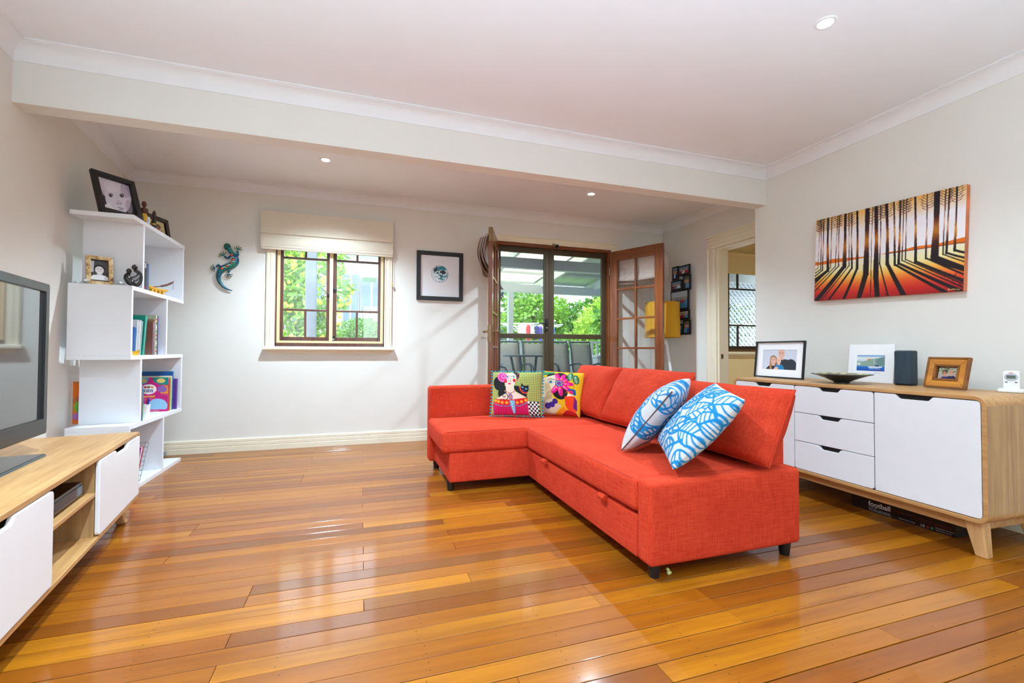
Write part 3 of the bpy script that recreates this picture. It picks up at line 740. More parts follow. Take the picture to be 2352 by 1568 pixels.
# ------------------------------------------------------------------ oak sideboard and television unit
M_oakx = wood('oak_veneer', (176, 126, 74), (212, 166, 108), 0, .42)
M_oaky = wood('oak_veneer_side', (160, 122, 78), (196, 158, 108), 2, .45)
M_lacq = plain('white_lacquer', (238, 240, 242), .32, var=.008)
M_gap = plain('dark_recess', (22, 18, 16), .8)
def rrect(x0, x1, z0, z1, r, n=6):
    p = []
    for cx, cz, a0 in ((x1-r, z1-r, 0), (x0+r, z1-r, PI/2), (x0+r, z0+r, PI), (x1-r, z0+r, 3*PI/2)):
        for k in range(n+1):
            a = a0+PI/2*k/n; p.append((cx+r*math.cos(a), cz+r*math.sin(a)))
    return p
def ring_prism(outer, inner, y0, y1):
    n = len(outer); V = [(p[0], y, p[1]) for y in (y0, y1) for p in outer]+[(p[0], y, p[1]) for y in (y0, y1) for p in inner]; F = []
    for i in range(n):
        j = (i+1) % n
        F += [(i, j, n+j, n+i), (2*n+i, 3*n+i, 3*n+j, 2*n+j), (i, 2*n+i, 2*n+j, j), (n+i, n+j, 3*n+j, 3*n+i)]
    return MB().add(V, F)
def front_panel(x0, x1, z0, z1, n0, n1, r=.016, corners=(1, 1, 1, 1), nd=.024):
    """door or drawer outline with a finger notch n0..n1 in its top edge; corners TR TL BL BR"""
    p = []; rr = [r if c else .002 for c in corners]
    for k in range(6): a = PI/2*k/5; p.append((x1-rr[0]+rr[0]*math.cos(a), z1-rr[0]+rr[0]*math.sin(a)))
    p += [(n1+.018, z1), (n1+.010, z1-.003), (n1-.006, z1-nd+.003), (n1-.014, z1-nd), (n0+.014, z1-nd), (n0+.006, z1-nd+.003), (n0-.010, z1-.003), (n0-.018, z1)]
    for k in range(6): a = PI/2+PI/2*k/5; p.append((x0+rr[1]+rr[1]*math.cos(a), z1-rr[1]+rr[1]*math.sin(a)))
    for k in range(6): a = PI+PI/2*k/5; p.append((x0+rr[2]+rr[2]*math.cos(a), z0+rr[2]+rr[2]*math.sin(a)))
    for k in range(6): a = 3*PI/2+PI/2*k/5; p.append((x1-rr[3]+rr[3]*math.cos(a), z0+rr[3]+rr[3]*math.sin(a)))
    return p
def splay_leg(parent, x, y, dx, dy, z, mat, top=.040, bot=.024):
    MB().frustum((x+dx, y+dy, 0), (bot, bot), (x, y, z), (top, top*.8)).build('leg', mat, parent, bevel=.006)

side = thing('sideboard', 'long oak sideboard with white fronts, standing along the wall under the sunset painting', 'sideboard', mat4=upright((2.881, 1.355, 0), (.0344, .9994)))
L_, D_, Z0, Z1 = 1.628, .56, .175, .800
ring_prism(rrect(0, L_, Z0, Z1, .045), rrect(.020, L_-.020, Z0+.020, Z1-.020, .026), -D_, 0).build('carcass', M_oakx, side, bevel=.002, smooth=30)
MB().prism(rrect(.021, L_-.021, Z0+.021, Z1-.021, .025), -D_+.004, -.022, 'y').build('dark_interior', M_gap, side)
for nm, a, b, z0, z1, n0, n1, cr in (
        ('door', .024, .518, .199, .776, .235, .395, (0, 1, 1, 0)),
        ('drawer', .526, 1.056, .592, .776, .735, .865, (1, 1, 0, 0)),
        ('drawer', .526, 1.056, .393, .588, .735, .865, (0, 0, 0, 0)),
        ('drawer', .526, 1.056, .199, .389, .735, .865, (0, 0, 1, 1)),
        ('door', 1.064, L_-.024, .199, .776, 1.265, 1.395, (1, 0, 0, 1))):
    MB().prism(front_panel(a, b, z0, z1, n0, n1, corners=cr), -.020, -.002, 'y').build(nm, M_lacq, side, bevel=.0025)
ap = MB().box(.10, L_-.10, -.075, -.055, .118, Z0).box(.10, L_-.10, -D_+.055, -D_+.075, .118, Z0).box(.075, .095, -D_+.075, -.075, .118, Z0).box(L_-.095, L_-.075, -D_+.075, -.075, .118, Z0).build('leg_rail', M_oakx, side, bevel=.003)
MB().box(-.0012, 0, -D_+.001, -.001, Z0+.046, Z1-.046).build('end_veneer', M_oaky, side)
M_leg2 = wood('oak_leg', (186, 138, 86), (216, 172, 116), 2, .45)
for x, dx in ((.085, -.035), (L_-.085, .035)):
    for y_, dy in ((-.075, .012), (-D_+.085, -.012)): splay_leg(side, x, y_, dx, dy, Z0, M_leg2)
MB().box(.80, .84, -D_+.16, -D_+.20, 0, Z0).build('centre_leg', M_leg2, side, bevel=.003)

tvu = thing('television_unit', 'low oak television unit with white doors beside the left wall', 'cabinet', mat4=upright((-1.009, 1.763, 0), (-.1617, .9868)))
T0, T1, D2, U0, U1 = -.36, 1.565, .50, .126, .520
ring_prism(rrect(T0, T1, U0, U1, .030), rrect(T0+.020, T1-.020, U0+.020, U1-.020, .014), 0, D2).build('carcass', M_oakx, tvu, bevel=.002, smooth=30)
MB().box(T0+.02, T1-.02, D2-.012, D2-.004, U0+.02, U1-.02).build('back_panel', M_oakx, tvu)
for x in (.342, .862): MB().box(x-.009, x+.009, .016, D2-.012, U0+.02, U1-.02).build('divider', M_oaky, tvu)
MB().box(.351, .853, .012, D2-.012, .332, .350).build('shelf', M_oakx, tvu, bevel=.002)
MB().prism(front_panel(T0+.024, .352, .150, .496, -.16, .06, .016), -.004, .014, 'y').build('door', M_lacq, tvu, bevel=.003)
MB().prism(front_panel(.852, T1-.022, .150, .496, 1.10, 1.30, .016), -.004, .014, 'y').build('door', M_lacq, tvu, bevel=.003)
for x, dx in ((T0+.10, -.05), (T1-.12, .05)):
    for y_, dy in ((.09, -.03), (D2-.09, .02)): splay_leg(tvu, x, y_, dx, dy, U0, M_leg2, .036, .022)

# television
M_tv = plain('gloss_black_plastic', (12, 12, 14), .22, var=.02)
def screen_material():
    t = NT('television_screen'); t.base((.035, .036, .04, 1)); t.set(.07, spec=.9, coat=1.0, coat_rough=.03); return t.m
tv = thing('television', 'flat black television standing on the oak unit', 'television', mat4=upright((-1.009, 1.763, .520), (-.1617, .9868)))
a0, a1, zb0, zb1, yd = -.10, 1.075, .088, .805, .255
ring_prism(rrect(a0, a1, zb0, zb1, .012), rrect(a0+.040, a1-.040, zb0+.075, zb1-.040, .004), yd, yd+.045).build('bezel', M_tv, tv, bevel=.004, smooth=30)
MB().box(a0+.038, a1-.038, yd+.012, yd+.018, zb0+.072, zb1-.038).build('screen', screen_material(), tv)
MB().prism(rrect(a0+.03, a1-.03, zb0+.03, zb1-.03, .02), yd+.02, yd+.075, 'y').build('back_shell', M_tv, tv, bevel=.012)
MB().prism(rrect(.34, .64, .016, .30, .01), yd+.03, yd+.06, 'y').build('neck', M_tv, tv)
MB().box(.06, .945, .215, .385, .0, .012).build('base_plate', M_tv, tv, bevel=.004)
MB().box(.062, .943, .213, .216, .001, .010).build('chrome_edge', plain('blue_tinted_chrome', (60, 110, 150), .15, .8), tv)
MB().tube([(.42, yd-.002, zb0+.035), (.49, yd-.006, zb0+.022), (.56, yd-.002, zb0+.035)], .004, 8).build('logo_bar', M_steel, tv)

# set-top box on the unit's shelf
stb = thing('media_player', 'glossy black media player on the shelf of the television unit', 'media player', mat4=upright((-1.009, 1.763, .350), (-.1617, .9868)))
MB().prism(rrect(.37, .79, .012, .074, .014), .04, .32, 'y').build('case', M_tv, stb, bevel=.006)
MB().box(.385, .775, .036, .041, .024, .060).build('front_glass', plain('smoked_front', (40, 60, 85), .1, .3), stb)
for x in (.39, .73): MB().box(x, x+.03, .06, .29, 0, .012).build('foot', M_black, stb)

# ------------------------------------------------------------------ white zigzag shelf unit
M_shelf = plain('white_melamine', (236, 238, 242), .4, var=.006)
shelf = thing('zigzag_shelf', 'tall white zigzag shelving unit in the corner by the left wall', 'shelves', mat4=upright((-1.525, 3.832, 0), (-.0203, 1)))
LS, DS, TH = 1.033, .355, .030
ZT = (.030, .480, .968, 1.458, 1.957)
for z in ZT: MB().box(0, LS, 0, DS, z-TH, z).build('shelf_board', M_shelf, shelf, bevel=.0012)
for x, i in ((.168, 3), (LS-TH, 3), (0, 2), (.635, 2), (.162, 1), (LS-TH, 1), (0, 0), (.605, 0)):
    MB().box(x, x+.026, .0015, DS, ZT[i], ZT[i+1]-TH).build('upright_panel', M_shelf, shelf, bevel=.0012)
def on_shelf(t, d, lvl): return Vector((-1.525-.0203*t-d, 3.832+t-.0203*d, ZT[lvl]))
# ------------------------------------------------------------------ outside: verandah, garden, neighbours
M_vwhite = plain('verandah_white_paint', (214, 222, 230), .55, var=.02)
M_vgrey = plain('verandah_grey_paint', (104, 116, 128), .6, var=.03)
M_deck = wood('weathered_deck', (120, 110, 100), (160, 150, 138), 0, .7)
M_grass = plain('lawn', (96, 128, 56), .9, var=.25, scale=3)
M_conc = plain('pale_bounce_concrete', (190, 188, 184), .85, var=.05, scale=2)
struct(MB().box(-60, 60, YB+3.3, 90, -1.6, -1.5).build('ground', M_grass))
struct(MB().box(-20, 20, -40, YN-.14, -.35, -.25).build('bounce_patio', M_conc))  # unseen pale paving, added to bounce neutral light in at the rear
dk = struct(thing('floor_deck'))
MB().box(-4, 9, YB+.14, 8.25, -.2, .10).build('deck_frame', M_deck, dk)
me = None
for k in range(21):
    yy = YB+.20+k*.143
    if me is None: o = MB().box(-4, 9, -.068, .068, .10, .135).build('deck_board', M_deck, dk, bevel=.003); me = o
    else: o = me.copy(); col.objects.link(o)
    o.location = (0, yy, 0)
# verandah roof
vr = struct(thing('trim_verandah_roof'))
def zr(y): return 2.66-.105*(y-YB)
def sloped(x0, x1, y0, y1, h, dz=0): return MB().prism([(y0, zr(y0)+dz-h), (y1, zr(y1)+dz-h), (y1, zr(y1)+dz), (y0, zr(y0)+dz)], x0, x1, 'x')
for k in range(8):
    x = 1.015+1.12*k; sloped(x-.024, x+.024, YB+.14, 8.35, .15).build('rafter', M_vwhite, vr)
for k in range(5):
    yy = YB+.45+.68*k; MB().box(.9, 9, yy-.02, yy+.02, zr(yy)+.002, zr(yy)+.040).build('batten', M_vwhite, vr)
MB().box(.9, 9, 5.86, 5.95, 2.155, 2.30).build('cross_beam', M_vwhite, vr, bevel=.003)
MB().box(.9, 9, 7.96, 8.05, 2.105, 2.262).build('front_beam', M_vwhite, vr, bevel=.003)
MB().box(.9, 9, YB+.14, 5.86, 2.42, 2.44).build('soffit_lining', M_vgrey, vr)
M_sheet = plain('zincalume_sheet', (206, 212, 216), .55, .1, var=.06)
def translucent_sheet():
    t = NT('translucent_roof_sheet'); t.t.nodes.remove(t.b); d = t.n('BsdfTranslucent'); e = t.n('BsdfDiffuse'); m = t.n('MixShader')
    d.inputs[0].default_value = (.95, .88, .70, 1); e.inputs[0].default_value = (.7, .66, .55, 1); m.inputs[0].default_value = .3
    t.l(d.outputs[0], m.inputs[1]); t.l(e.outputs[0], m.inputs[2]); t.l(m.outputs[0], t.out.inputs[0]); return t.m
M_poly = translucent_sheet()
for k in range(11):
    x0 = .9+.78*k; n = 44; P = np.zeros((2, n+1, 3))
    for j in range(n+1):
        x = x0+.78*j/n
        for i, yy in enumerate((YB+.14, 8.5)): P[i, j] = (x, yy, zr(yy)+.052+.010*math.sin(2*PI*x/.076))
    g = grid_mesh('roof_sheet', P, None, M_poly if k in (1, 2) else M_sheet, vr); sd = g.modifiers.new('gauge', 'SOLIDIFY'); sd.thickness = .002
ps = MB().box(2.585, 2.685, 7.955, 8.045, .135, 2.105); struct(ps.build('trim_verandah_post', M_vwhite, bevel=.004))
struct(MB().box(-.715, -.58, 6.55, 6.65, .135, 2.45).build('trim_verandah_post', M_vgrey, bevel=.004))
ev = struct(thing('trim_eave')); MB().box(-4, .9, 6.53, 6.67, 2.45, 2.56).build('eave_beam', M_vgrey, ev)
rl = struct(thing('trim_railing'))
for x0, x1 in ((-.70, 2.585), (2.685, 8.9)):
    MB().box(x0, x1, 7.96, 8.04, 1.165, 1.205).build('top_rail', M_vwhite, rl, bevel=.004); MB().box(x0, x1, 7.975, 8.025, .24, .28).build('bottom_rail', M_vwhite, rl)
b0 = None
for x in np.arange(-.60, 8.9, .115):
    if abs(x-2.635) < .07: continue
    if b0 is None: b0 = MB().box(-.022, .022, -.010, .010, .28, 1.165).build('baluster', M_vwhite, rl); o = b0
    else: o = b0.copy(); col.objects.link(o)
    o.location = (float(x), 8.0, 0)
# lattice screen outside the far window
lt = thing('lattice_screen', 'white diagonal lattice screen outside the window beyond the doorway', 'lattice', (5.6, 6.5, .135))
M_lat = plain('lattice_white', (190, 198, 206), .5, var=.01)
for d in (-1, 1):
    for k in range(-30, 31):
        u = k*.098; L = []
        for tt in np.linspace(-2.4, 2.4, 97):
            x, z = u+tt*.7071*d, 1.12+tt*.7071
            if abs(x) < 1.35 and .02 < z < 2.2: L.append((x, z))
        if len(L) < 3: continue
        (xa, za), (xb, zb_) = L[0], L[-1]; dx, dz = (xb-xa), (zb_-za); n = math.hypot(dx, dz); ox, oz = -dz/n*.019, dx/n*.019
        MB().prism([(xa+ox, za+oz), (xb+ox, zb_+oz), (xb-ox, zb_-oz), (xa-ox, za-oz)], .006*d-.005, .006*d+.005, 'y').build('slat', M_lat, lt)
for q in ((-1.40, -1.34, 0, 2.24), (1.34, 1.40, 0, 2.24), (-1.34, 1.34, 0, .06), (-1.34, 1.34, 2.18, 2.24)): MB().box(q[0], q[1], -.03, .03, q[2], q[3]).build('frame', M_lat, lt)

# outdoor furniture
M_dkm = plain('slate_blue_metal', (52, 72, 84), .45, .3); M_sling = plain('grey_sling_mesh', (176, 178, 178), .8, var=.12, scale=60)
M_ttop = plain('frosted_table_glass', (168, 182, 190), .15, var=.03)
def outdoor_chair():
    t = thing('outdoor_chair', 'x', 'chair', group='outdoor dining chairs')
    bk = [(0, .20+.04, .44), (0, .30, .75), (0, .37, 1.02), (0, .41, 1.04)]
    for s in (-1, 1):
        x = s*.245
        MB().tube([(x, -.24, .43), (x, .12, .41), (x, .22, .47), (x, .29, .75), (x, .35, 1.01), (x, .40, 1.05)], .016, 8).build('side_rail', M_dkm, t, smooth=True)
        MB().tube([(x*1.1, -.24, 0), (x*1.1, -.24, .56), (x*1.12, -.20, .63), (x*1.12, -.10, .66), (x*1.12, .10, .65), (x*1.08, .27, .62)], .015, 8).build('front_leg_and_arm', M_dkm, t, smooth=True)
        MB().tube([(x*1.1, .34, 0), (x*1.08, .26, .30), (x*1.05, .16, .42)], .015, 8).build('rear_leg', M_dkm, t, smooth=True)
    prof = [(-.24, .435), (-.05, .415), (.12, .415), (.20, .445), (.26, .62), (.315, .85), (.352, 1.0)]; P = np.zeros((len(prof), 5, 3))
    for i, (yy, z) in enumerate(prof):
        for j in range(5): P[i, j] = (-.235+.47*j/4, yy, z)
    for nm, sl in (('seat', slice(0, 4)), ('back', slice(3, 7))):
        g = grid_mesh(nm, P[sl], None, M_sling, t); sd = g.modifiers.new('cloth', 'SOLIDIFY'); sd.thickness = .004
    MB().tube([(-.245, .372, 1.032), (.245, .372, 1.032)], .013, 8).build('top_bar', M_dkm, t, smooth=True)
    MB().tube([(-.25, -.24, .40), (.25, -.24, .40)], .013, 8).build('cross_bar', M_dkm, t, smooth=True)
    return t
ch = outdoor_chair(); used = False
for x, y_, rz, lab in ((2.39, 7.05, .0, 'grey mesh outdoor chair across the table from the door, beside the verandah post'),
                       (2.86, 7.05, 0, 'grey mesh outdoor chair across the table, behind the screen door handle'),
                       (3.315, 7.05, 0, 'grey mesh outdoor chair seen beyond the screen meeting stiles'),
                       (3.775, 7.05, 0, 'grey mesh outdoor chair beside the white storage box'),
                       (1.76, 6.40, PI/2, 'outdoor chair with curved arms at the side of the verandah table')):
    o = copy_tree(ch) if used else ch; used = True
    o.location = (x, y_, .135); o.rotation_euler = (0, 0, rz); o.scale = (.80, 1, 1); o['label'] = lab
tb = thing('outdoor_table', 'round glass-topped outdoor table on the verandah', 'table', (2.40, 6.40, .135))
MB().lathe([(.0, .795), (.38, .795), (.385, .803), (.38, .811), (.0, .811)], 40, cap=False).build('top', M_ttop, tb, smooth=True)
MB().tube([(.383*math.cos(a), .383*math.sin(a), .803) for a in np.linspace(0, 2*PI, 33)[:-1]], .013, 8, True).build('rim', M_dkm, tb, smooth=True)
for k in range(4):
    a = PI/4+k*PI/2; MB().tube([(.30*math.cos(a), .30*math.sin(a), 0), (.22*math.cos(a), .22*math.sin(a), .45), (.30*math.cos(a), .30*math.sin(a), .795)], .022, 8).build('leg', M_dkm, tb, smooth=True)
bx = thing('storage_box', 'white plastic storage box at the end of the verandah chairs', 'storage box', (4.25, 7.45, .135))
MB().box(-.20, .26, -.20, .20, 0, .75).build('body', M_vwhite, bx, bevel=.012); MB().box(-.215, .275, -.215, .215, .75, .80).build('lid', M_vwhite, bx, bevel=.012)
wc = thing('wind_chime', 'dark metal wind chime with dangling discs under the verandah roof', 'wind chime', (2.135, 7.0, 1.84))
MB().lathe([(.0, .245), (.012, .235), (.018, .21), (.05, .175), (.052, .168), (.0, .17)], 16, cap=False).build('cap', M_black, wc, smooth=True)
MB().tube([(0, 0, .24), (0, 0, .478)], .002, 5).build('hanger', M_black, wc)
for k in range(7):
    a = 2*PI*k/7; r = .045 if k else 0; l = .05+.02*(k % 3)
    c_ = MB().tube([(r*math.cos(a), r*math.sin(a), .17), (r*math.cos(a), r*math.sin(a), .17-l)], .0015, 4).build('string', M_black, wc)
    for q in range(2): MB().ball((r*math.cos(a), r*math.sin(a), .17-l-.02-.045*q), (.016, .006, .018), 10, 6).build('disc', M_black, c_)

# clothes hoist
M_gal = plain('galvanised', (225, 228, 230), .4, .5)
hz = thing('clothes_hoist', 'white rotary clothes hoist in the garden below the trees', 'clothes line', (5.2, 14.0, -1.5))
MB().tube([(0, 0, 0), (0, 0, 3.15)], .03, 10).build('mast', M_gal, hz)
for k in range(4):
    a = .25+k*PI/2; MB().tube([(0, 0, 2.9), (.75*math.cos(a), .75*math.sin(a), 3.35), (1.5*math.cos(a), 1.5*math.sin(a), 3.42)], .022, 8).build('arm', M_gal, hz)
for r in (1.0, 1.45):
    q = [(r*math.cos(.25+k*PI/2), r*math.sin(.25+k*PI/2), 3.36) for k in range(4)]; MB().tube(q, .006, 5, True).build('line', M_gal, hz)
cl = [('white shirt', (238, 240, 245)), ('white towel', (232, 234, 240)), ('red top', (190, 50, 55)), ('white sheet', (240, 242, 246)), ('navy top', (45, 50, 90)), ('purple top', (90, 70, 150)), ('pale blue towel', (150, 185, 225)), ('grey shirt', (150, 155, 170)), ('blue top', (70, 110, 190))]
for k, (nm, c) in enumerate(cl):
    x = 4.62+.135*k; yy = 13.05+.04*(k % 2); n = 6; P = np.zeros((7, n+1, 3)); hgt = .30+.10*(k % 3)
    for i in range(7):
        for j in range(n+1): P[i, j] = (-.065+.13*j/n, .015*math.sin(3*j+k)*(i/6), -hgt*i/6)
    t = thing('garment', nm+' pegged on the clothes hoist', 'laundry', (x, yy, 1.83-.012*k), group='laundry on the hoist')
    g = grid_mesh('cloth', P, None, plain('laundry_'+nm.replace(' ', '_'), c, .9), t); sd = g.modifiers.new('cloth', 'SOLIDIFY'); sd.thickness = .004
    MB().box(-.045, -.035, -.008, .008, -.015, .03).build('peg', M_vwhite, t); MB().box(.035, .045, -.008, .008, -.015, .03).build('peg', M_vwhite, t)
MB().tube([(-.62, -.95, 3.345), (.72, -.93, 3.26)], .008, 5).build('line', M_gal, hz)

# trees: every leaf real, thousands to a crown
def leaf_material(name, a, b):
    t = NT(name); f = t.noise(t.coords(), 2.2, 4, .7); c = t.ramp(f, [(.3, s2l(a)), (.72, s2l(b))]); t.base(c); t.set(.5, spec=.3)
    t.b.inputs['Transmission Weight'].default_value = 0
    tr = t.n('BsdfTranslucent'); mx = t.n('MixShader'); mx.inputs[0].default_value = .35; t.l(c, tr.inputs[0]); t.l(t.b.outputs[0], mx.inputs[1]); t.l(tr.outputs[0], mx.inputs[2]); t.l(mx.outputs[0], t.out.inputs[0])
    return t.m
def leaves(blobs, count, size, aspect, seed):
    R = np.random.default_rng(seed); V = []; tot = sum(r**2 for *_, r in blobs)
    for bx_, by_, bz_, r in blobs:
        n = int(count*r*r/tot); d = R.normal(size=(n, 3)); d /= np.linalg.norm(d, axis=1)[:, None]; rad = r*R.uniform(.45, 1.05, n)**.6
        c = np.array([bx_, by_, bz_])+d*rad[:, None]*np.array([1, 1, .85])
        ax = d+R.normal(size=(n, 3))*.8+np.array([0, 0, -.3]); ax /= np.linalg.norm(ax, axis=1)[:, None]
        sd = np.cross(ax, R.normal(size=(n, 3))); sd /= np.linalg.norm(sd, axis=1)[:, None]; s = size*R.uniform(.6, 1.3, n)[:, None]
        nrm = np.cross(ax, sd)
        V.append(np.stack([c, c+ax*s*.5+sd*s*aspect*.5-nrm*s*.06, c+ax*s, c+ax*s*.5-sd*s*aspect*.5-nrm*s*.06], 1))
    V = np.concatenate(V); return V.reshape(-1, 3), np.arange(len(V)*4).reshape(-1, 4)
def poly_mesh(name, V, F, mat, parent):
    me = bpy.data.meshes.new(name); me.vertices.add(len(V)); me.vertices.foreach_set('co', V.reshape(-1)); me.loops.add(F.size); me.loops.foreach_set('vertex_index', F.reshape(-1).astype(np.int32))
    me.polygons.add(len(F)); me.polygons.foreach_set('loop_start', np.arange(0, F.size, F.shape[1], dtype=np.int32)); me.update(calc_edges=True)
    me.materials.append(mat); o = bpy.data.objects.new(name, me); col.objects.link(o); o.parent = parent; return o
M_bark = plain('bark', (92, 76, 60), .9, var=.2)
LM = [leaf_material('foliage_fresh', (70, 120, 34), (150, 196, 70)), leaf_material('foliage_mid', (46, 92, 34), (110, 160, 60)), leaf_material('foliage_lime', (110, 160, 40), (196, 224, 96)), leaf_material('foliage_hedge', (50, 100, 36), (104, 156, 60))]
M_flower = plain('yellow_blossom', (236, 226, 70), .7, var=.15)
def tree(label, x, y_, h, blobs, n, size, asp, m, seed, cat='tree', nm='garden_tree', flowers=0):
    t = thing(nm, label, cat, (x, y_, -1.5), group='garden trees' if cat == 'tree' else None)
    V, F = leaves([(a, b, c+1.5, r) for a, b, c, r in blobs], n, size, asp, seed); f = poly_mesh('foliage', V, F, LM[m], t); f['kind'] = 'stuff'
    MB().tube([(0, 0, 0), (.05, .03, h*.4), (.0, .0, h*.7), (.1, 0, h)], [.14, .11, .09, .04], 10).build('trunk', M_bark, t, smooth=True)
    R = np.random.default_rng(seed+5); br = MB()
    for a, b, c, r in blobs[:7]: br.tube([(0, 0, h*.55), (a*.5, b*.5, (h*.6+c+1.5)*.5), (a, b, c+1.5)], [.05, .035, .015], 6)
    br.build('branches', M_bark, t)
    if flowers:
        fb = MB()
        for k in range(flowers):
            a, b, c, r = blobs[R.integers(len(blobs))]; d = R.normal(size=3); d[1] = -abs(d[1]); d /= np.linalg.norm(d); p = np.array([a, b, c+1.5])+d*r*1.02
            for q in range(5): e = p+R.normal(size=3)*.045; fb.ball(tuple(e), .036, 6, 4)
        o = fb.build('blossom', M_flower, t, smooth=True); o['kind'] = 'stuff'
    return t
tree('close tree with glossy leaves and yellow blossom outside the casement window', -1.45, 10.6, 3.0, [(0, 0, 1.4, .75), (.5, -.2, 2.3, .7), (-.5, .1, 2.2, .8), (.2, -.3, .9, .7), (-.3, 0, 3.0, .7), (.45, 0, 3.1, .6), (.55, .1, 1.3, .5)], 5200, .19, .34, 0, 21, flowers=46)
tree('clipped round hedge bush outside the casement window, beside the timber fence', -.06, 12.5, 2.2, [(0, 0, 1.0, .95), (.1, 0, 1.4, .55)], 9000, .07, .55, 3, 22, 'bush', 'hedge_bush')
tree('leafy mid-green tree seen through the handle-side screen door', 6.5, 17.0, 4.0, [(0, 0, 2.2, 1.1), (-.9, 0, 1.6, .9), (.7, .2, 2.6, .9), (-.4, .3, 3.0, .7), (.8, 0, 1.3, 1.0), (-.2, -.3, .8, 1.0)], 7000, .20, .5, 0, 23)
tree('lime ferny tree with drooping fronds beyond the verandah rail', 9.4, 15.5, 3.6, [(0, 0, 2.3, 1.1), (-.9, -.1, 2.0, .7), (.7, 0, 2.9, .9), (-.6, 0, 1.2, .8), (.4, -.2, 1.3, 1.0), (-1.3, 0, 1.5, .5)], 9000, .24, .24, 2, 24)
tree('darker broad tree behind the lime ferny one', 11.0, 21.0, 4.6, [(0, 0, 2.4, 1.4), (-1.6, 0, 2.2, 1.2), (1.3, 0, 2.8, 1.1), (-.8, 0, 1.2, 1.2), (.8, 0, 3.3, .7), (-2.0, 0, 1.0, 1.1)], 7000, .26, .5, 1, 25)
tree('low bushy shrub under the clothes hoist', 6.2, 15.4, 2.2, [(0, 0, .7, .8), (.8, .1, .9, .7), (-.7, 0, .5, .6)], 4000, .18, .5, 1, 26, 'shrub', 'garden_shrub')
tree('dense dark tree filling the garden beyond the storage box', 14.4, 18.0, 4.6, [(0, 0, 2.2, 1.5), (-1.3, 0, 1.4, 1.2), (1.2, 0, 2.6, 1.3), (-.4, 0, 3.3, .9)], 6000, .25, .5, 1, 27)
tree('broad dark shrub growing behind the white lattice screen', 7.6, 9.6, 3.2, [(0, 0, 1.2, 1.3), (-1.1, 0, 1.6, 1.1), (.9, .1, 2.0, 1.2), (-.6, 0, 2.9, .9), (.3, .2, .2, 1.1)], 6500, .2, .5, 1, 28, 'shrub', 'lattice_shrub')
# neighbouring buildings
M_bw = plain('render_white', (186, 190, 196), .8, var=.02); M_bwin = plain('far_window_glass', (86, 104, 122), .1); M_broof = plain('grey_roof', (116, 122, 130), .7); M_gut = plain('green_gutter', (120, 160, 140), .5)
def building(label, x, y_, w, d, h, wins, extra=None):
    t = thing('neighbour_house', label, 'building', (x, y_, -1.5), group='neighbouring houses')
    MB().box(0, w, 0, d, 0, h).build('wall', M_bw, t)
    MB().prism([(-.4, h), (w+.4, h), (w/2, h+1.6)], -.5, d+.4, 'y').build('roof', M_broof, t)
    for a, b, z0, z1 in wins:
        f = MB().box(a-.06, b+.06, -.06, 0, z0-.06, z1+.06).build('window', M_broof, t); MB().box(a, b, -.075, -.06, z0, z1).build('pane', M_bwin, f)
        MB().box((a+b)/2-.03, (a+b)/2+.03, -.085, -.075, z0, z1).build('mullion', M_bw, f)
    return t
b1 = building('white rendered house with tall windows seen through the casement window', -2.6, 18, 4.6, 6, 6.2, [(1.95, 2.45, 3.6, 5.3), (2.6, 3.3, 4.0, 5.2), (3.7, 4.3, 3.6, 5.0), (.3, 1.2, 3.6, 5.2)])
MB().prism([(.0, 3.05), (.34, 3.05), (.34, 3.35)], -.4, .4, 'y').shift(2.62, -5.6, 1.3).build('green_gutter_end', M_gut, b1)
b2 = building('white apartment building with balconies far beyond the verandah post', 3.2, 24, 5.4, 7, 12.0, [(.4, 1.5, 5.0, 6.6), (2.2, 3.4, 5.0, 6.6), (4.0, 5.0, 5.0, 6.6), (.4, 1.5, 2.2, 3.6), (2.2, 3.4, 2.2, 3.6), (4.0, 5.0, 2.2, 3.6)])
for z in (4.55, 7.3): bl = MB().box(-.2, 5.6, -1.2, 0, z, z+.2).build('balcony', M_bw, b2); MB().box(-.2, 5.6, -1.2, -1.12, z+.2, z+.9).build('balustrade', M_bw, bl)
fe = thing('timber_fence', 'weathered timber paling fence beside the round hedge bush', 'fence', (.18, 13.8, -1.5)); M_pal = wood('paling', (140, 120, 96), (190, 172, 148), 2, .85)
for k in range(16): MB().box(.02+k*.13, .13+k*.13, 0, .02, 0, 3.35).build('paling', M_pal, fe)
for z in (.5, 2.6): MB().box(0, 2.1, .02, .07, z, z+.09).build('rail', M_pal, fe)
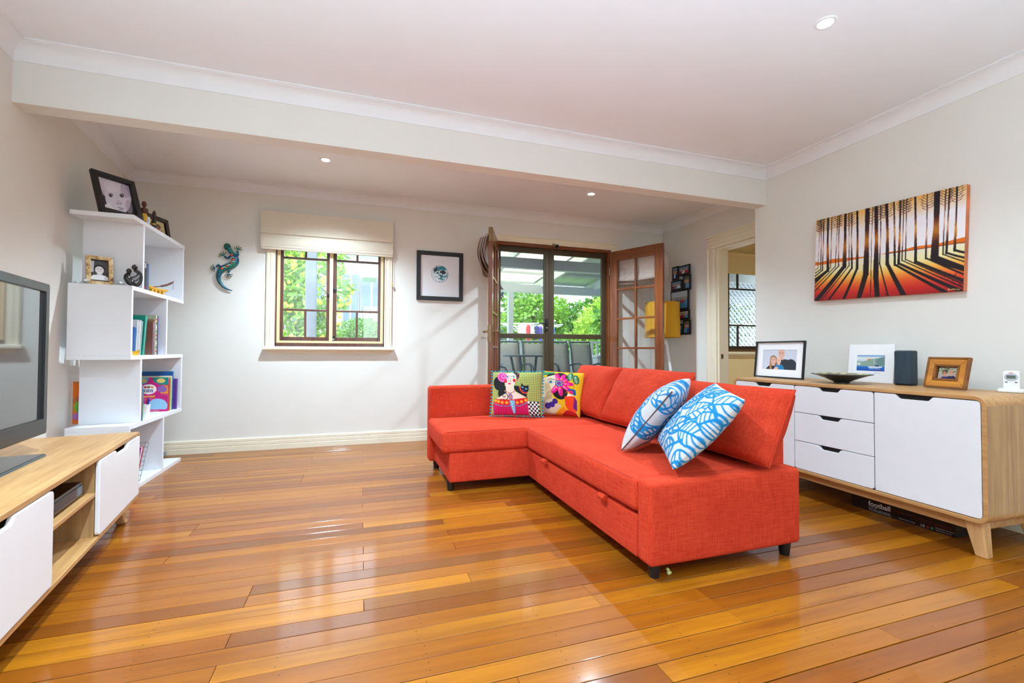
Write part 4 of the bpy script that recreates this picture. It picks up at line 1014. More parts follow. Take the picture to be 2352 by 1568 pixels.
# ------------------------------------------------------------------ flat prints
def homog(quad, W, H):
    """map from the corner list bl, br, tr, tl (drawing units, y down) to a W x H sheet (y up)"""
    A = []; B = []
    for (x, y), (X, Y) in zip(quad, ((0, 0), (W, 0), (W, H), (0, H))):
        A += [[x, y, 1, 0, 0, 0, -X*x, -X*y], [0, 0, 0, x, y, 1, -Y*x, -Y*y]]; B += [X, Y]
    h = np.linalg.solve(np.array(A, float), np.array(B, float))
    return lambda x, y: ((h[0]*x+h[1]*y+h[2])/(h[6]*x+h[7]*y+1), (h[3]*x+h[4]*y+h[5])/(h[6]*x+h[7]*y+1))
class Sketch:
    """draws on an Art sheet in its own drawing units"""
    def __init__(s, W, H, res, bg, quad):
        s.a = Art(W, H, res, bg); s.f = homog(quad, W, H)
        p, q = s.f(*quad[0]), s.f(*quad[2]); s.k = math.dist(p, q)/math.dist(quad[0], quad[2])
    def poly(s, pts, c, a=1.0): s.a.poly([s.f(*p) for p in pts], c, a)
    def line(s, pts, w, c, a=1.0): s.a.line([s.f(*p) for p in pts], [x*s.k for x in w] if hasattr(w, '__len__') else w*s.k, c, a)
    def ell(s, x, y, rx, ry, c, rot=0, a=1.0):
        cr, sr = math.cos(rot), math.sin(rot)
        s.poly([(x+rx*math.cos(t)*cr-ry*math.sin(t)*sr, y+rx*math.cos(t)*sr+ry*math.sin(t)*cr) for t in np.linspace(0, 2*PI, 29)[:-1]], c, a)
    def curve(s, pts, w, c):
        P = [Vector((p[0], p[1], 0)) for p in pts]; out = []
        P = [P[0]]+P+[P[-1]]
        for i in range(1, len(P)-2):
            for t in np.linspace(0, 1, 7)[:-1]:
                a, b, d, e = P[i-1], P[i], P[i+1], P[i+2]
                q = .5*((2*b)+(d-a)*t+(2*a-5*b+4*d-e)*t*t+(3*b-a-3*d+e)*t**3); out.append((q.x, q.y))
        out.append((P[-2].x, P[-2].y)); s.line(out, w, c)
M_print = printmat('printed_paper', .4); M_canvas = printmat('painted_canvas', .5, .12); M_clothp = printmat('printed_cushion_cloth', .9, .25)

# --- sunset forest canvas
PW, PH = .965, .655
pq = [(175, 1468), (2010, 1388), (2010, 100), (175, 470)]
pa = Sketch(PW, PH, 330, (250, 246, 250), pq); A = pa.a
def vline(u, pts):  # height of a drawn line at each u
    q = sorted(pa.f(*p) for p in pts); return np.interp(u, [x for x, _ in q], [y for _, y in q])
hz = vline(A.X, [(175, 1028), (480, 995), (860, 938), (1000, 915), (1300, 880), (1600, 845), (2010, 800)])
hz2 = vline(A.X, [(175, 978), (230, 990), (400, 950), (560, 945), (760, 935), (860, 936), (1000, 912), (1100, 885), (1250, 872), (1400, 830), (1600, 815), (1750, 790), (1850, 770), (2010, 735)])
tp = np.clip((A.Y/PH-.78)/.20, 0, 1)[..., None]; wob = .5+.5*np.sin(A.X*26+2)*np.sin(A.X*11)
A.px[:] = A.px*(1-tp*.85)+tp*.85*(np.array([248, 178, 70])/255*(wob[..., None])+np.array([240, 190, 110])/255*(1-wob[..., None]))
g = np.clip((hz-A.Y)/np.maximum(hz, .01), 0, 1); side = np.clip(np.abs(A.X/PW-.42)*1.1, 0, 1)
gc = np.stack([np.interp(g+.12*side, [0, .28, .45, .65, .85, 1.1], [c[k]/255 for c in ((246, 240, 226), (248, 236, 170), (252, 190, 80), (238, 104, 40), (206, 44, 34), (150, 22, 30))]) for k in range(3)], -1)
m = A.Y < hz; A.px[m] = gc[m]
m = (A.Y >= hz) & (A.Y < hz2); A.px[m] = np.array([236, 118, 28])/255
A.put((np.abs(A.Y-hz) < .003) & (A.X > PW*.55), (110, 30, 20), .8)
INK = (34, 26, 30)
TR = [(213,213,1065,8,8,175,1085,8),(232,248,1080,14,16,175,1122,14),(275,272,1090,16,18,175,1160,18),(325,340,1095,32,44,175,1215,60),(373,373,1060,12,12,175,1258,14),(450,432,1050,11,13,175,1292,14),(470,472,1045,14,16,178,1345,16),(540,545,1050,40,60,205,1460,70),
      (582,603,1045,12,14,265,1460,14),(620,640,1075,16,26,360,1455,30),(685,705,1080,30,36,548,1450,40),(812,815,1150,62,80,735,1445,62),(880,880,1180,10,10,878,1440,10),(917,940,1195,50,72,965,1432,64),(972,982,1030,14,16,1098,1424,22),(1045,1075,1035,36,46,1285,1415,64),
      (1135,1168,1048,20,28,1790,1392,44),(1213,1215,1035,22,32,1990,1392,46),(1255,1255,1000,12,14,2010,1342,16),(1288,1297,990,11,14,2010,1300,16),(1392,1420,1020,24,34,2010,1262,38),(1537,1543,980,12,22,2010,1185,22),(1655,1648,985,66,88,2010,1118,62),(1760,1747,940,12,14,2010,1032,16),(1805,1790,925,18,26,2010,985,24),(1893,1887,895,20,28,2010,922,28)]
rb_ = np.random.default_rng(4)
for i, (tx, bx_, by_, wt, wb, sx, sy, sw) in enumerate(TR):
    ty = 470-(tx-175)*.2016-12
    pa.line([(bx_, by_-6), ((bx_*.5+sx*.5), by_*.5+sy*.5), (sx, sy)], [wb*.9, (wb+sw)*.5, sw], INK)
    bend = rb_.uniform(-8, 8); mx = (tx+bx_)/2+bend
    pts = [(tx, ty), (tx*.7+mx*.3, ty*.7+(ty+by_)*.15), (mx, (ty+by_)/2), (mx*.5+bx_*.5, (ty+by_)*.25+by_*.5), (bx_, by_)]
    before = A.px.copy(); pa.line(pts, [wt, wt, wt*.86, wb*.9, wb], INK); msk = np.abs(before-A.px).sum(-1) > .01
    glow = np.exp(-((A.Y/PH-.64-.05*math.sin(i*1.7))/.12)**2)
    gcol = np.array([246, 170, 50])/255 if wt > 18 else np.array([250, 214, 190])/255
    mid = np.array([190, 70, 24])/255
    k = (glow*(.92 if wt < 30 else .8))[..., None]
    warm = A.px*(1-k)+k*(gcol*np.clip(k*1.3-.3, 0, 1)+mid*(1-np.clip(k*1.3-.3, 0, 1))); A.px[msk] = warm[msk]
    if wt < 17 or i in (25, 15):
        for b in range(13):
            f = .02+.26*b/13; x0, y0 = tx+(mx-tx)*f, ty+(by_-ty)*f; sgn = 1 if b % 2 else -1; l = rb_.uniform(60, 105)*(.55+.45*(ty < 330))
            c = (44, 22, 24) if f < .2 else (120, 40, 40)
            pa.line([(x0, y0), (x0+sgn*l*.5, y0-l*.12), (x0+sgn*l, y0-l*.45)], [7, 5, 3], c)
            pa.line([(x0+sgn*l*.5, y0-l*.12), (x0+sgn*l*.72, y0-l*.42)], [4.5, 3], c)
for x0, y0 in ((1920, 1160), (1840, 1200), (1780, 1180), (1880, 1250), (1960, 1290), (220, 1300), (840, 1395), (1060, 1385)):
    for b in range(4): pa.line([(x0, y0), (x0+rb_.uniform(-60, 60), y0+rb_.uniform(10, 60))], [4, 2], (70, 14, 16), .8)
pa.curve([(1822, 1365), (1835, 1350), (1828, 1372), (1850, 1362), (1862, 1368), (1880, 1356), (1888, 1366)], 5, (246, 214, 120)); pa.curve([(1890, 1364), (1900, 1352), (1910, 1368), (1930, 1360), (1945, 1366), (1964, 1362)], 5, (246, 214, 120))
tilt = math.radians(2.2); xa = Vector((0, -math.cos(tilt), -math.sin(tilt))); ya = Vector((0, -math.sin(tilt), math.cos(tilt)))
pt = thing('canvas_painting', 'canvas painting of dark tree trunks against an orange sunset, hung above the sideboard', 'painting', mat4=frame4((XR-.0385, 2.715, 1.430), xa, ya))
pa.a.panel('picture', M_canvas, pt, z=.0005)
MB().box(0, PW, 0, PH, -.036, 0).build('stretched_edge', plain('canvas_edge', (214, 120, 70), .6, var=.35, scale=5), pt, bevel=.002)

# --- leaf-print cushions
LB = (16, 128, 188); LW = (208, 208, 208)
def leaf_art(seed):
    a = Sketch(.44, .44, 150, LW, [(0, 100), (100, 100), (100, 0), (0, 0)]); R = np.random.default_rng(seed)
    n = a.a; n.px *= (1-.05*(np.sin(n.X*900)*np.sin(n.Y*700)+1)[..., None]*.5)
    def lf(x, y, L, w, ang, dense, lw):
        ca, sa = math.cos(ang), math.sin(ang); T = lambda u, v: (x+u*ca-v*sa, y+u*sa+v*ca)
        out = [T(L*t, w*math.sin(PI*t**.85)*(.9 if t < .5 else 1)) for t in np.linspace(0, 1, 16)]+[T(L*t, -w*math.sin(PI*t**.85)) for t in np.linspace(1, 0, 16)]
        a.poly(out, LW); a.line(out, lw, LB); a.line([T(-L*.35, 2), T(0, 0), T(L*.95, 0)], lw*1.1, LB)
        for k in range(1, dense):
            t = k/dense; v = w*math.sin(PI*min(.97, t+.16)**.85)*.96
            for s in (-1, 1): a.line([T(L*t, 0), T(L*min(.97, t+.16), s*v)], lw*.75, LB)
    for gy in range(4):
        for gx in range(4):
            ang = [-.7, -1.0, -.45, -1.2, 2.3, -.85][int(R.integers(6))]+R.uniform(-.2, .2); L = R.uniform(24, 36)
            cx_, cy_ = 12+gx*26+(gy % 2)*8+R.uniform(-4, 4), 14+gy*25+R.uniform(-4, 4)
            lf(cx_-L*.5*math.cos(ang), cy_-L*.5*math.sin(ang), L, L*R.uniform(.34, .42), ang, int(R.integers(4, 8)), R.uniform(2.0, 3.4))
    a.curve([(0, 52), (20, 46), (44, 52), (60, 70), (66, 100)], 2.0, LB); a.curve([(60, 0), (70, 16), (92, 28), (100, 34)], 2.2, LB)
    return a.a
def cushion(name, label, art, mat4, t, seed, pinch=.06, w=None, h=None, group=None):
    th = thing(name, label, 'cushion', mat4=mat4, group=group); Pf, Pb = pillow(art.W, art.H, t, art, pinch=pinch*.6, seed=seed, wr=.006)
    two_sided('cover', Pf, Pb, art.colours(), M_clothp, th); return th
cA = cushion('throw_cushion', 'white linen cushion with blue leaf print lying against the end back cushion', leaf_art(1), frame4((1.545, 2.100, .520), (-.468, -.879, -.086), (.565, -.373, .736)), .15, 31)
cB = cushion('throw_cushion', 'blue leaf print cushion standing on edge, its brown zip showing', leaf_art(2), frame4((1.372, 2.185, .468), (.777, .622, .099), (.335, -.541, .771)), .17, 32)
MB().tube([(-.002+.012*(1-((k/12)*2-1)**2), .44*k/12, 0) for k in range(13)], .004, 6).build('zip', plain('brown_zip', (92, 68, 62), .7), cB)

# --- folk-art cushions (drawing units of the cushion fronts)
Q1 = [(150, 1110), (1275, 1170), (1385, 240), (335, 265)]
f1 = Sketch(.435, .375, 150, (200, 206, 110), Q1); n = f1.a
n.put((((n.X*66 % 1)-.5)**2+((n.Y*66 % 1)-.5)**2 > .16), (96, 106, 60), .8)
f1.poly([(990, 855), (1250, 880), (1215, 1160), (985, 1140)], (245, 245, 245))
for i in range(6):
    for j in range(7):
        if (i+j) % 2: x, y = 1000+i*42, 862+j*43; f1.poly([(x, y), (x+42, y+3), (x+40, y+46), (x-2, y+43)], (20, 20, 24))
BK = (26, 28, 30); SK_ = (232, 214, 190)
f1.ell(440, 500, 118, 140, BK, .3); f1.ell(500, 690, 105, 150, BK, .35); f1.poly([(735, 540), (870, 560), (1000, 700), (990, 800), (740, 640)], BK)
f1.poly([(560, 380), (620, 300), (760, 275), (815, 340), (800, 440), (745, 560), (745, 650), (980, 780), (990, 830), (330, 800), (560, 690), (575, 560), (550, 450)], SK_)
f1.poly([(600, 300), (780, 262), (880, 290), (870, 380), (820, 430), (815, 330), (740, 270)], BK)
for x, y in ((850, 315), (840, 375), (820, 440)): f1.ell(x, y, 16, 12, (230, 40, 130))
f1.ell(530, 375, 105, 98, (245, 120, 190)); f1.ell(530, 370, 82, 78, (232, 24, 130)); f1.ell(540, 360, 44, 44, (250, 130, 190)); f1.ell(545, 355, 22, 22, (232, 24, 130))
for k in range(10): a = 2*PI*k/10; f1.line([(530+50*math.cos(a), 370+48*math.sin(a)), (530+82*math.cos(a), 370+76*math.sin(a))], 7, (252, 190, 220))
f1.ell(583, 458, 30, 34, (206, 16, 40)); f1.ell(765, 440, 30, 36, (206, 16, 40))
for x in (625, 760): f1.ell(x, 375, 38, 16, (240, 246, 250)); f1.ell(x, 377, 15, 14, (20, 120, 160)); f1.line([(x-42, 372), (x, 356), (x+40, 368)], 7, BK)
f1.line([(600, 345), (660, 352), (720, 350), (790, 340)], 8, (90, 90, 140)); f1.line([(650, 380), (655, 460), (690, 465), (695, 385)], 6, BK); f1.ell(657, 506, 36, 14, (220, 20, 120))
for k in range(9): x = 545+k*26; f1.ell(x, 650+44*math.sin(PI*k/8), 13, 13, (110, 60, 170) if k % 2 else (240, 170, 60))
f1.ell(648, 765, 44, 56, (90, 60, 170)); f1.ell(648, 768, 26, 36, (240, 170, 60)); f1.ell(648, 768, 12, 16, (90, 60, 170))
f1.line([(525+r*math.cos(t), 745+r*.95*math.sin(t)) for t, r in ((t, 8+t*9.5) for t in np.linspace(0, 7.5, 40))], 15, BK)
f1.poly([(290, 800), (640, 830), (1000, 790), (990, 1145), (220, 1100), (240, 900)], (196, 14, 84))
for k in range(13): x = 250+k*58; f1.line([(x, 930), (x-4, 1120)], 14, (232, 36, 130), .7)
f1.poly([(290, 795), (640, 825), (1000, 785), (1000, 880), (640, 930), (270, 890)], (214, 30, 40))
for x, y in ((315, 830), (372, 850), (450, 872), (545, 880), (770, 885), (865, 868), (960, 840)): f1.ell(x, y, 36, 34, (250, 120, 20)); f1.ell(x, y, 20, 18, (255, 200, 60))
f1.line([(265, 880), (330, 910), (400, 935), (480, 945), (560, 955), (610, 930)], 14, (70, 170, 190)); f1.line([(730, 940), (800, 955), (880, 930), (990, 880)], 14, (70, 170, 190))
f1.poly([(605, 840), (725, 840), (690, 1110), (650, 1110)], (100, 190, 224))
for k in range(5): f1.ell(655+2*k, 860+52*k, 13, 13, (210, 230, 240))
f1.poly([(890, 580), (905, 490), (950, 540), (1010, 545), (1060, 530), (1050, 640), (1000, 690), (930, 690), (880, 640)], BK)
f1.line([(865, 570), (880, 640), (930, 690), (1010, 692)], 26, (240, 70, 40)); f1.ell(925, 578, 26, 12, (90, 200, 230), .3); f1.ell(1000, 608, 26, 12, (90, 200, 230), .3); f1.ell(945, 630, 18, 10, (70, 60, 180)); f1.line([(905, 640), (945, 655), (985, 660)], 8, (110, 80, 200))
c1 = cushion('folk_cushion', 'green folk-art cushion printed with a woman and black cat, edged with blue pompoms', f1.a, frame4((1.056, 3.722, .462), (.880, -.475, .013), (.12, .222, .968)), .13, 41, .03)
pm = edge_cord(.435, .375, .018, 15); M_pom = plain('turquoise_pompom', (20, 160, 200), .9, var=.15, scale=60)
proto_p = None
for x, y, z in pm:
    x += .008*(1 if x > .217 else -1); y += .006*(1 if y > .187 else -1)
    if proto_p is None: proto_p = MB().ball((0, 0, 0), .0085, 8, 6).build('pompom', M_pom, c1, smooth=True); o = proto_p
    else: o = proto_p.copy(); col.objects.link(o)
    o.location = (x, y, z)
Q2 = [(1100, 1080), (1815, 1150), (2150, 200), (1270, 120)]
f2 = Sketch(.375, .385, 150, (232, 190, 24), Q2)
f2.poly([(1190, 230), (1260, 150), (1560, 170), (1500, 230), (1400, 260)], (24, 130, 70))
for k in range(8): f2.line([(1240+k*38, 215-k*4), (1275+k*34, 180)], 6, (230, 236, 210))
f2.ell(1650, 340, 150, 150, BK, .2); f2.ell(1590, 650, 150, 190, BK); f2.ell(1480, 300, 120, 90, BK)
f2.poly([(1180, 380), (1380, 300), (1530, 250), (1600, 330), (1580, 450), (1500, 560), (1440, 660), (1430, 760), (1470, 880), (1570, 960), (1400, 1110), (1080, 1060)], (226, 206, 176))
f2.poly([(1300, 480), (1400, 470), (1440, 640), (1420, 820), (1300, 840)], (206, 178, 130))
f2.curve([(1370, 385), (1440, 368), (1520, 390), (1560, 430)], 13, BK); f2.ell(1440, 450, 62, 30, (244, 246, 246)); f2.ell(1436, 447, 30, 27, (30, 130, 180)); f2.ell(1436, 447, 12, 12, BK); f2.curve([(1375, 450), (1430, 415), (1500, 450), (1440, 480), (1375, 450)], 7, BK)
f2.line([(1310, 730), (1450, 630)], 8, BK)
for a in (-1.7, -1.05, -.45, .1, .75, 1.6, 2.25): f2.ell(1610+165*math.cos(a), 490+165*math.sin(a), 118, 48, (232, 16, 128), a); f2.ell(1590+150*math.cos(a), 490+150*math.sin(a), 70, 16, (250, 90, 180), a); f2.ell(1610+115*math.cos(a), 490+115*math.sin(a), 16, 16, (250, 180, 40))
f2.ell(1605, 490, 82, 76, (16, 90, 170)); f2.ell(1605, 490, 34, 32, (130, 40, 150)); [f2.ell(1605+56*math.cos(t), 490+52*math.sin(t), 12, 11, (236, 220, 50)) for t in np.linspace(0, 2*PI, 9)[:-1]]
for x, y, r in ((1850, 310, .35), (1950, 390, .1)):
    f2.ell(x, y, 62, 125, (16, 104, 56), r); f2.line([(x+40*math.sin(r), y-100), (x-30*math.sin(r), y+110)], 8, (220, 236, 210))
    for k in range(5): yy = y-60+k*32; f2.line([(x, yy+18), (x+36, yy-10)], 7, (220, 236, 210)); f2.line([(x, yy+18), (x-36, yy-6)], 7, (220, 236, 210))
f2.line([(1890, 540), (1860, 620)], 7, (16, 60, 40))
for x, y, r in ((1320, 950, 58), (1400, 930, 52), (1470, 870, 50)): f2.ell(x, y, r, r, (54, 36, 140)); f2.ell(x, y, r*.5, r*.5, (90, 40, 150))
f2.poly([(1660, 780), (1780, 760), (1850, 790), (1800, 930), (1800, 1060), (1690, 1090), (1640, 960)], (240, 66, 24)); f2.poly([(1840, 780), (1860, 860), (1810, 1050), (1760, 1000)], (110, 20, 130))
f2.poly([(1730, 640), (1800, 610), (1890, 640), (1880, 740), (1840, 760), (1790, 700)], (20, 90, 160)); f2.poly([(1740, 720), (1850, 760), (1700, 780)], (236, 226, 210)); f2.poly([(1680, 720), (1735, 650), (1745, 680)], (230, 50, 30)); f2.ell(1800, 690, 36, 40, (220, 20, 110))
f2.poly([(1420, 1105), (1600, 970), (1640, 1020), (1520, 1130)], (250, 140, 20)); f2.poly([(1500, 1140), (1640, 1030), (1790, 1080), (1800, 1150)], (196, 20, 30))
c2 = cushion('folk_cushion', 'yellow folk-art cushion with half a face and a pink flower, orange piping', f2.a, frame4((1.480, 3.700, .462), (.735, -.675, -.03), (.18, .21, .96)), .13, 42, .04)
MB().tube(edge_cord(.375, .385, .024), .0035, 6, True).build('piping', plain('orange_piping', (238, 104, 30), .9), c2, smooth=True)
# ------------------------------------------------------------------ framed pictures
M_mat = plain('white_mount_board', (244, 244, 244), .8, var=.005)
M_fblack = plain('black_frame', (22, 24, 28), .4, var=.05)
M_picglass = glass('picture_glass', refl=.04, rough=.03)
def frame_ring(w, h, b, y0, y1, mat, parent, name='frame', bevel=.003):
    """four mitred sticks, local x 0..w, y 0..h, z y0..y1"""
    o = [(0, 0), (w, 0), (w, h), (0, h)]; i = [(b, b), (w-b, b), (w-b, h-b), (b, h-b)]
    for k in range(4):
        j = (k+1) % 4; MB().prism([o[k], o[j], i[j], i[k]], y0, y1).build(name, mat, parent, bevel=bevel)
def framed(name, label, cat, mat4, w, h, b, mat, art=None, mount=0, depth=.018, stand=True, pic=None, glassy=True):
    t = thing(name, label, cat, mat4=mat4); frame_ring(w, h, b, 0, depth, mat, t)
    MB().box(b*.5, w-b*.5, b*.5, h-b*.5, 0, .004).build('backing', M_fblack, t)
    if mount: frame_ring(w-2*b+.004, h-2*b+.004, mount, .005, .007, M_mat, t, 'mount', 0)
    if mount:
        for ch in t.children:
            if ch.name.startswith('mount'): ch.location = (b-.002, b-.002, 0)
    if art is not None: art.panel('picture', M_print, t, Matrix.Translation(((w-art.W)/2, (h-art.H)/2, .0048)))
    if stand: MB().prism([(w/2-.025, h*.06), (w/2+.025, h*.06), (w/2+.012, h*.62), (w/2-.012, h*.62)], -.006, -.002).build('easel_leg', M_fblack, t)
    return t

# circular print on the back wall
ca = Sketch(.44, .47, 170, (238, 240, 243), [(0, 470), (440, 470), (440, 0), (0, 0)]); n = ca.a; R5 = np.random.default_rng(9)
cx, cy, cr_ = .219, .262, .096; inside = (n.X-cx)**2+(n.Y-cy)**2 < cr_**2; keep = n.px.copy()
n.put(inside, (226, 238, 242))
for k in range(60):
    a = R5.uniform(0, 2*PI); r = cr_*R5.uniform(0, .95)**.7; x, y = cx+r*math.cos(a), cy+r*math.sin(a); t_ = R5.uniform(-.9, .5); l = R5.uniform(.015, .05); c = [(30, 120, 140), (90, 170, 190), (20, 60, 80), (160, 205, 215), (250, 250, 250), (50, 150, 170)][k % 6]
    n.line([(x, y), (x+l*math.cos(t_), y+l*math.sin(t_)), (x+1.6*l*math.cos(t_+.5), y+1.6*l*math.sin(t_+.5))], [.004, R5.uniform(.006, .016), .003], c)
n.ell(cx+.035, cy+.022, .034, .020, (36, 58, 70), -.2); n.ell(cx-.05, cy+.04, .026, .016, (40, 70, 86), .6); n.ell(cx+.02, cy+.07, .05, .018, (40, 130, 150), .1)
n.px[~inside] = keep[~inside]; n.ell(cx, cy, cr_, cr_, (30, 90, 110), ring=.03)
framed('circle_print', 'black framed print of a blue marbled circle on white, beside the french doors', 'picture', frame4((.582, YB-.002, 1.582), (1, 0, 0), (0, 0, 1)), .530, .558, .045, M_fblack, ca.a, depth=.026, stand=False)

# family portrait photographs
def person(s, x, y, r, skin, hair, shirt, bald=False, w=1.9, long=False):
    """head and shoulders, drawing units, y down"""
    s.poly([(x-w*r, y+4.2*r), (x-w*r*.92, y+2.2*r), (x-w*r*.55, y+1.45*r), (x, y+1.3*r), (x+w*r*.55, y+1.45*r), (x+w*r*.92, y+2.2*r), (x+w*r, y+4.2*r)], shirt)
    s.poly([(x-.4*r, y+.6*r), (x+.4*r, y+.6*r), (x+.5*r, y+1.5*r), (x-.5*r, y+1.5*r)], skin)
    if not bald: s.ell(x, y-.18*r, 1.02*r, 1.12*r, hair)
    if long: s.poly([(x-1.0*r, y-.2*r), (x-1.25*r, y+2.3*r), (x-.55*r, y+2.4*r), (x-.5*r, y)], hair); s.poly([(x+1.0*r, y-.2*r), (x+1.1*r, y+1.5*r), (x+.7*r, y+1.3*r), (x+.5*r, y)], hair)
    s.ell(x, y+(.12*r if not bald else 0), .80*r, (.95 if not bald else 1.12)*r, skin)
    for k in (-1, 1): s.ell(x+k*.32*r, y-.05*r, .11*r, .07*r, (50, 40, 40)); s.line([(x+k*.2*r, y-.22*r), (x+k*.5*r, y-.24*r)], .06*r, tuple(v*.55 for v in skin))
    s.line([(x, y), (x-.08*r, y+.3*r), (x+.06*r, y+.34*r)], .06*r, tuple(v*.8 for v in skin)); s.poly([(x-.32*r, y+.5*r), (x+.32*r, y+.5*r), (x+.15*r, y+.66*r), (x-.15*r, y+.66*r)], (250, 245, 240)); s.line([(x-.34*r, y+.49*r), (x, y+.53*r), (x+.34*r, y+.49*r)], .05*r, (150, 60, 60))
fam = Sketch(.312, .198, 150, (206, 212, 224), [(220, 585), (770, 612), (803, 235), (250, 222)])
person(fam, 545, 320, 66, (226, 176, 156), (60, 50, 40), (44, 54, 66), True, 2.6); fam.ell(690, 560, 105, 150, (44, 54, 66))
person(fam, 412, 420, 56, (226, 178, 158), (170, 128, 88), (36, 34, 40), False, 2.4, True); person(fam, 500, 428, 44, (238, 190, 172), (200, 160, 130), (30, 130, 190), True, 1.9)
fam.ell(450, 548, 40, 24, (226, 178, 158), -.4); fam.ell(540, 585, 46, 20, (236, 188, 170)); fam.curve([(735, 600), (752, 585), (764, 578)], 4, (240, 240, 240))
YF = Vector((.10, 0, .995))
framed('photo_frame', 'thin black frame with a mounted photograph of a smiling couple and baby', 'photo frame', frame4((3.195, 3.005, .8015), (.0, -1, 0), YF), .450, .300, .012, M_fblack, fam.a, mount=.060, depth=.020)
# mounted marina print leaning at the wall
mar = Sketch(.185, .112, 120, (200, 216, 230), [(1735, 620), (2152, 645), (2180, 372), (1762, 360)]); q = mar.a
q.vgrad([(0, (24, 84, 170)), (.030, (36, 110, 196)), (.038, (150, 176, 190)), (.062, (150, 180, 170)), (.075, (206, 220, 228)), (.095, (226, 226, 222)), (.112, (70, 140, 200))])
mar.poly([(1760, 520), (1860, 470), (1960, 430), (2060, 420), (2172, 396), (2160, 560), (1750, 545)], (140, 166, 150)); mar.poly([(2040, 440), (2120, 410), (2172, 405), (2160, 550), (2050, 545)], (110, 140, 140)); mar.ell(1935, 440, 26, 14, (226, 150, 80)); mar.ell(1780, 508, 26, 14, (240, 240, 244))
mar.poly([(1905, 555), (2130, 565), (2110, 582), (1930, 578)], (244, 246, 250)); mar.poly([(1998, 525), (2075, 545), (2070, 562), (2010, 548)], (30, 60, 100)); mar.line([(2005, 420), (2003, 555)], 5, (230, 234, 240)); mar.poly([(1915, 588), (2090, 592), (2080, 600), (1930, 598)], (200, 214, 236)); mar.ell(2040, 612, 10, 6, (200, 60, 60)); mar.ell(2085, 622, 10, 6, (200, 60, 60))
mo = thing('mounted_print', 'unframed marina watercolour in a wide white mount, leaning by the dark speaker', 'print', mat4=frame4((3.425, 2.392, .8015), (.0, -1, 0), (.10, 0, .995)))
MB().box(0, .302, 0, .270, 0, .004).build('mount', M_mat, mo); mar.a.panel('picture', M_print, mo, Matrix.Translation((.060, .080, .0046)))
sg = Sketch(.05, .014, 40, (244, 244, 244), [(0, 10), (40, 10), (40, 0), (0, 0)]); sg.curve([(3, 6), (10, 3), (14, 7), (22, 4), (30, 6), (37, 3)], 1.0, (120, 120, 124)); sg.a.panel('pencil_signature', M_print, mo, Matrix.Translation((.175, .058, .0046)))
MB().box(-.006, .296, .002, .266, -.0065, -.0005).build('backing_card', plain('grey_card', (200, 202, 206), .8), mo)
# carved wooden frame
M_frw = wood('honey_frame_timber', (176, 106, 28), (214, 146, 52), 0, .4); M_frd = wood('dark_frame_edge', (110, 62, 18), (150, 92, 32), 0, .45)
wf = Sketch(.100, .066, 110, (150, 160, 120), [(1268, 522), (1592, 546), (1618, 372), (1300, 358)]); R6 = np.random.default_rng(2)
for k in range(60): wf.ell(R6.uniform(1290, 1620), R6.uniform(360, 450), R6.uniform(6, 20), R6.uniform(5, 12), [(200, 206, 200), (96, 120, 70), (226, 226, 220), (60, 84, 50)][k % 4])
wf.poly([(1270, 440), (1610, 450), (1592, 546), (1268, 522)], (170, 160, 150)); person(wf, 1388, 448, 36, (190, 122, 90), (60, 34, 40), (60, 50, 120), w=2.2); person(wf, 1500, 440, 38, (206, 140, 110), (60, 50, 40), (34, 36, 70), True, 2.4)
wt = thing('wooden_photo_frame', 'chunky honey-coloured wooden frame with a couple outdoors', 'photo frame', mat4=frame4((3.262, 1.815, .803), (-.19, -.98, 0), (.22, -.04, .975)))
frame_ring(.226, .185, .012, 0, .022, M_frd, wt, 'outer_moulding'); frame_ring(.206, .165, .036, .0, .018, M_frw, wt, 'frame'); frame_ring(.136, .095, .012, .0, .022, M_frd, wt, 'inner_moulding')
for ch in wt.children: ch.location = (.010, .010, 0) if ch.name.startswith('frame') else ((.045, .045, 0) if ch.name.startswith('inner') else (0, 0, 0))
MB().box(.05, .176, .05, .135, 0, .004).build('backing', M_fblack, wt); wf.a.panel('picture', M_print, wt, Matrix.Translation((.063, .0595, .006)))
MB().prism([(.09, .02), (.13, .02), (.12, .12), (.10, .12)], -.006, -.002).build('easel_leg', M_frd, wt)
# shallow bowl
bw = thing('bowl', 'wide shallow dark bowl with a pale patterned inside', 'bowl', (3.155, 2.245, .8012)); M_bowl = plain('dark_lacquer_bowl', (20, 36, 44), .25, var=.1, coat=.4)
MB().lathe([(.0, .0), (.046, .0), (.046, .006), (.052, .012), (.10, .034), (.150, .053), (.178, .060), (.176, .064), (.165, .062), (.10, .042), (.05, .020), (.0, .014)], 44, cap=False).build('shell', M_bowl, bw, smooth=True)
tb_ = NT('bowl_inlay'); vv = tb_.n('TexVoronoi'); vv.inputs['Scale'].default_value = 22; tb_.l(tb_.coords(), vv.inputs[0]); tb_.base(tb_.ramp(vv.outputs['Distance'], [(.05, s2l((232, 226, 196))), (.4, s2l((206, 192, 132))), (.75, s2l((90, 84, 60)))])); tb_.set(.35)
MB().lathe([(.164, .0635), (.10, .0440), (.05, .0225), (.0, .0165)], 40, cap=False).build('inlay', tb_.m, bw, smooth=True)
# speaker
sp = thing('speaker', 'dark slate-blue rounded speaker tower between the white print and wooden frame', 'speaker', (3.375, 1.985, .8012), .06); M_spk = plain('speaker_mesh', (40, 58, 70), .7, var=.15, scale=400)
def rsq(w, d, r, n=5): return [(p[0], p[1]) for p in rrect(-w, w, -d, d, r, n)]
MB().prism(rsq(.046, .050, .024), .006, .222).build('grille', M_spk, sp, bevel=.006, smooth=True); MB().prism(rsq(.044, .048, .022), 0, .006).build('foot', M_black, sp); MB().prism(rsq(.040, .044, .020), .2221, .2245).build('top_cap', M_black, sp)
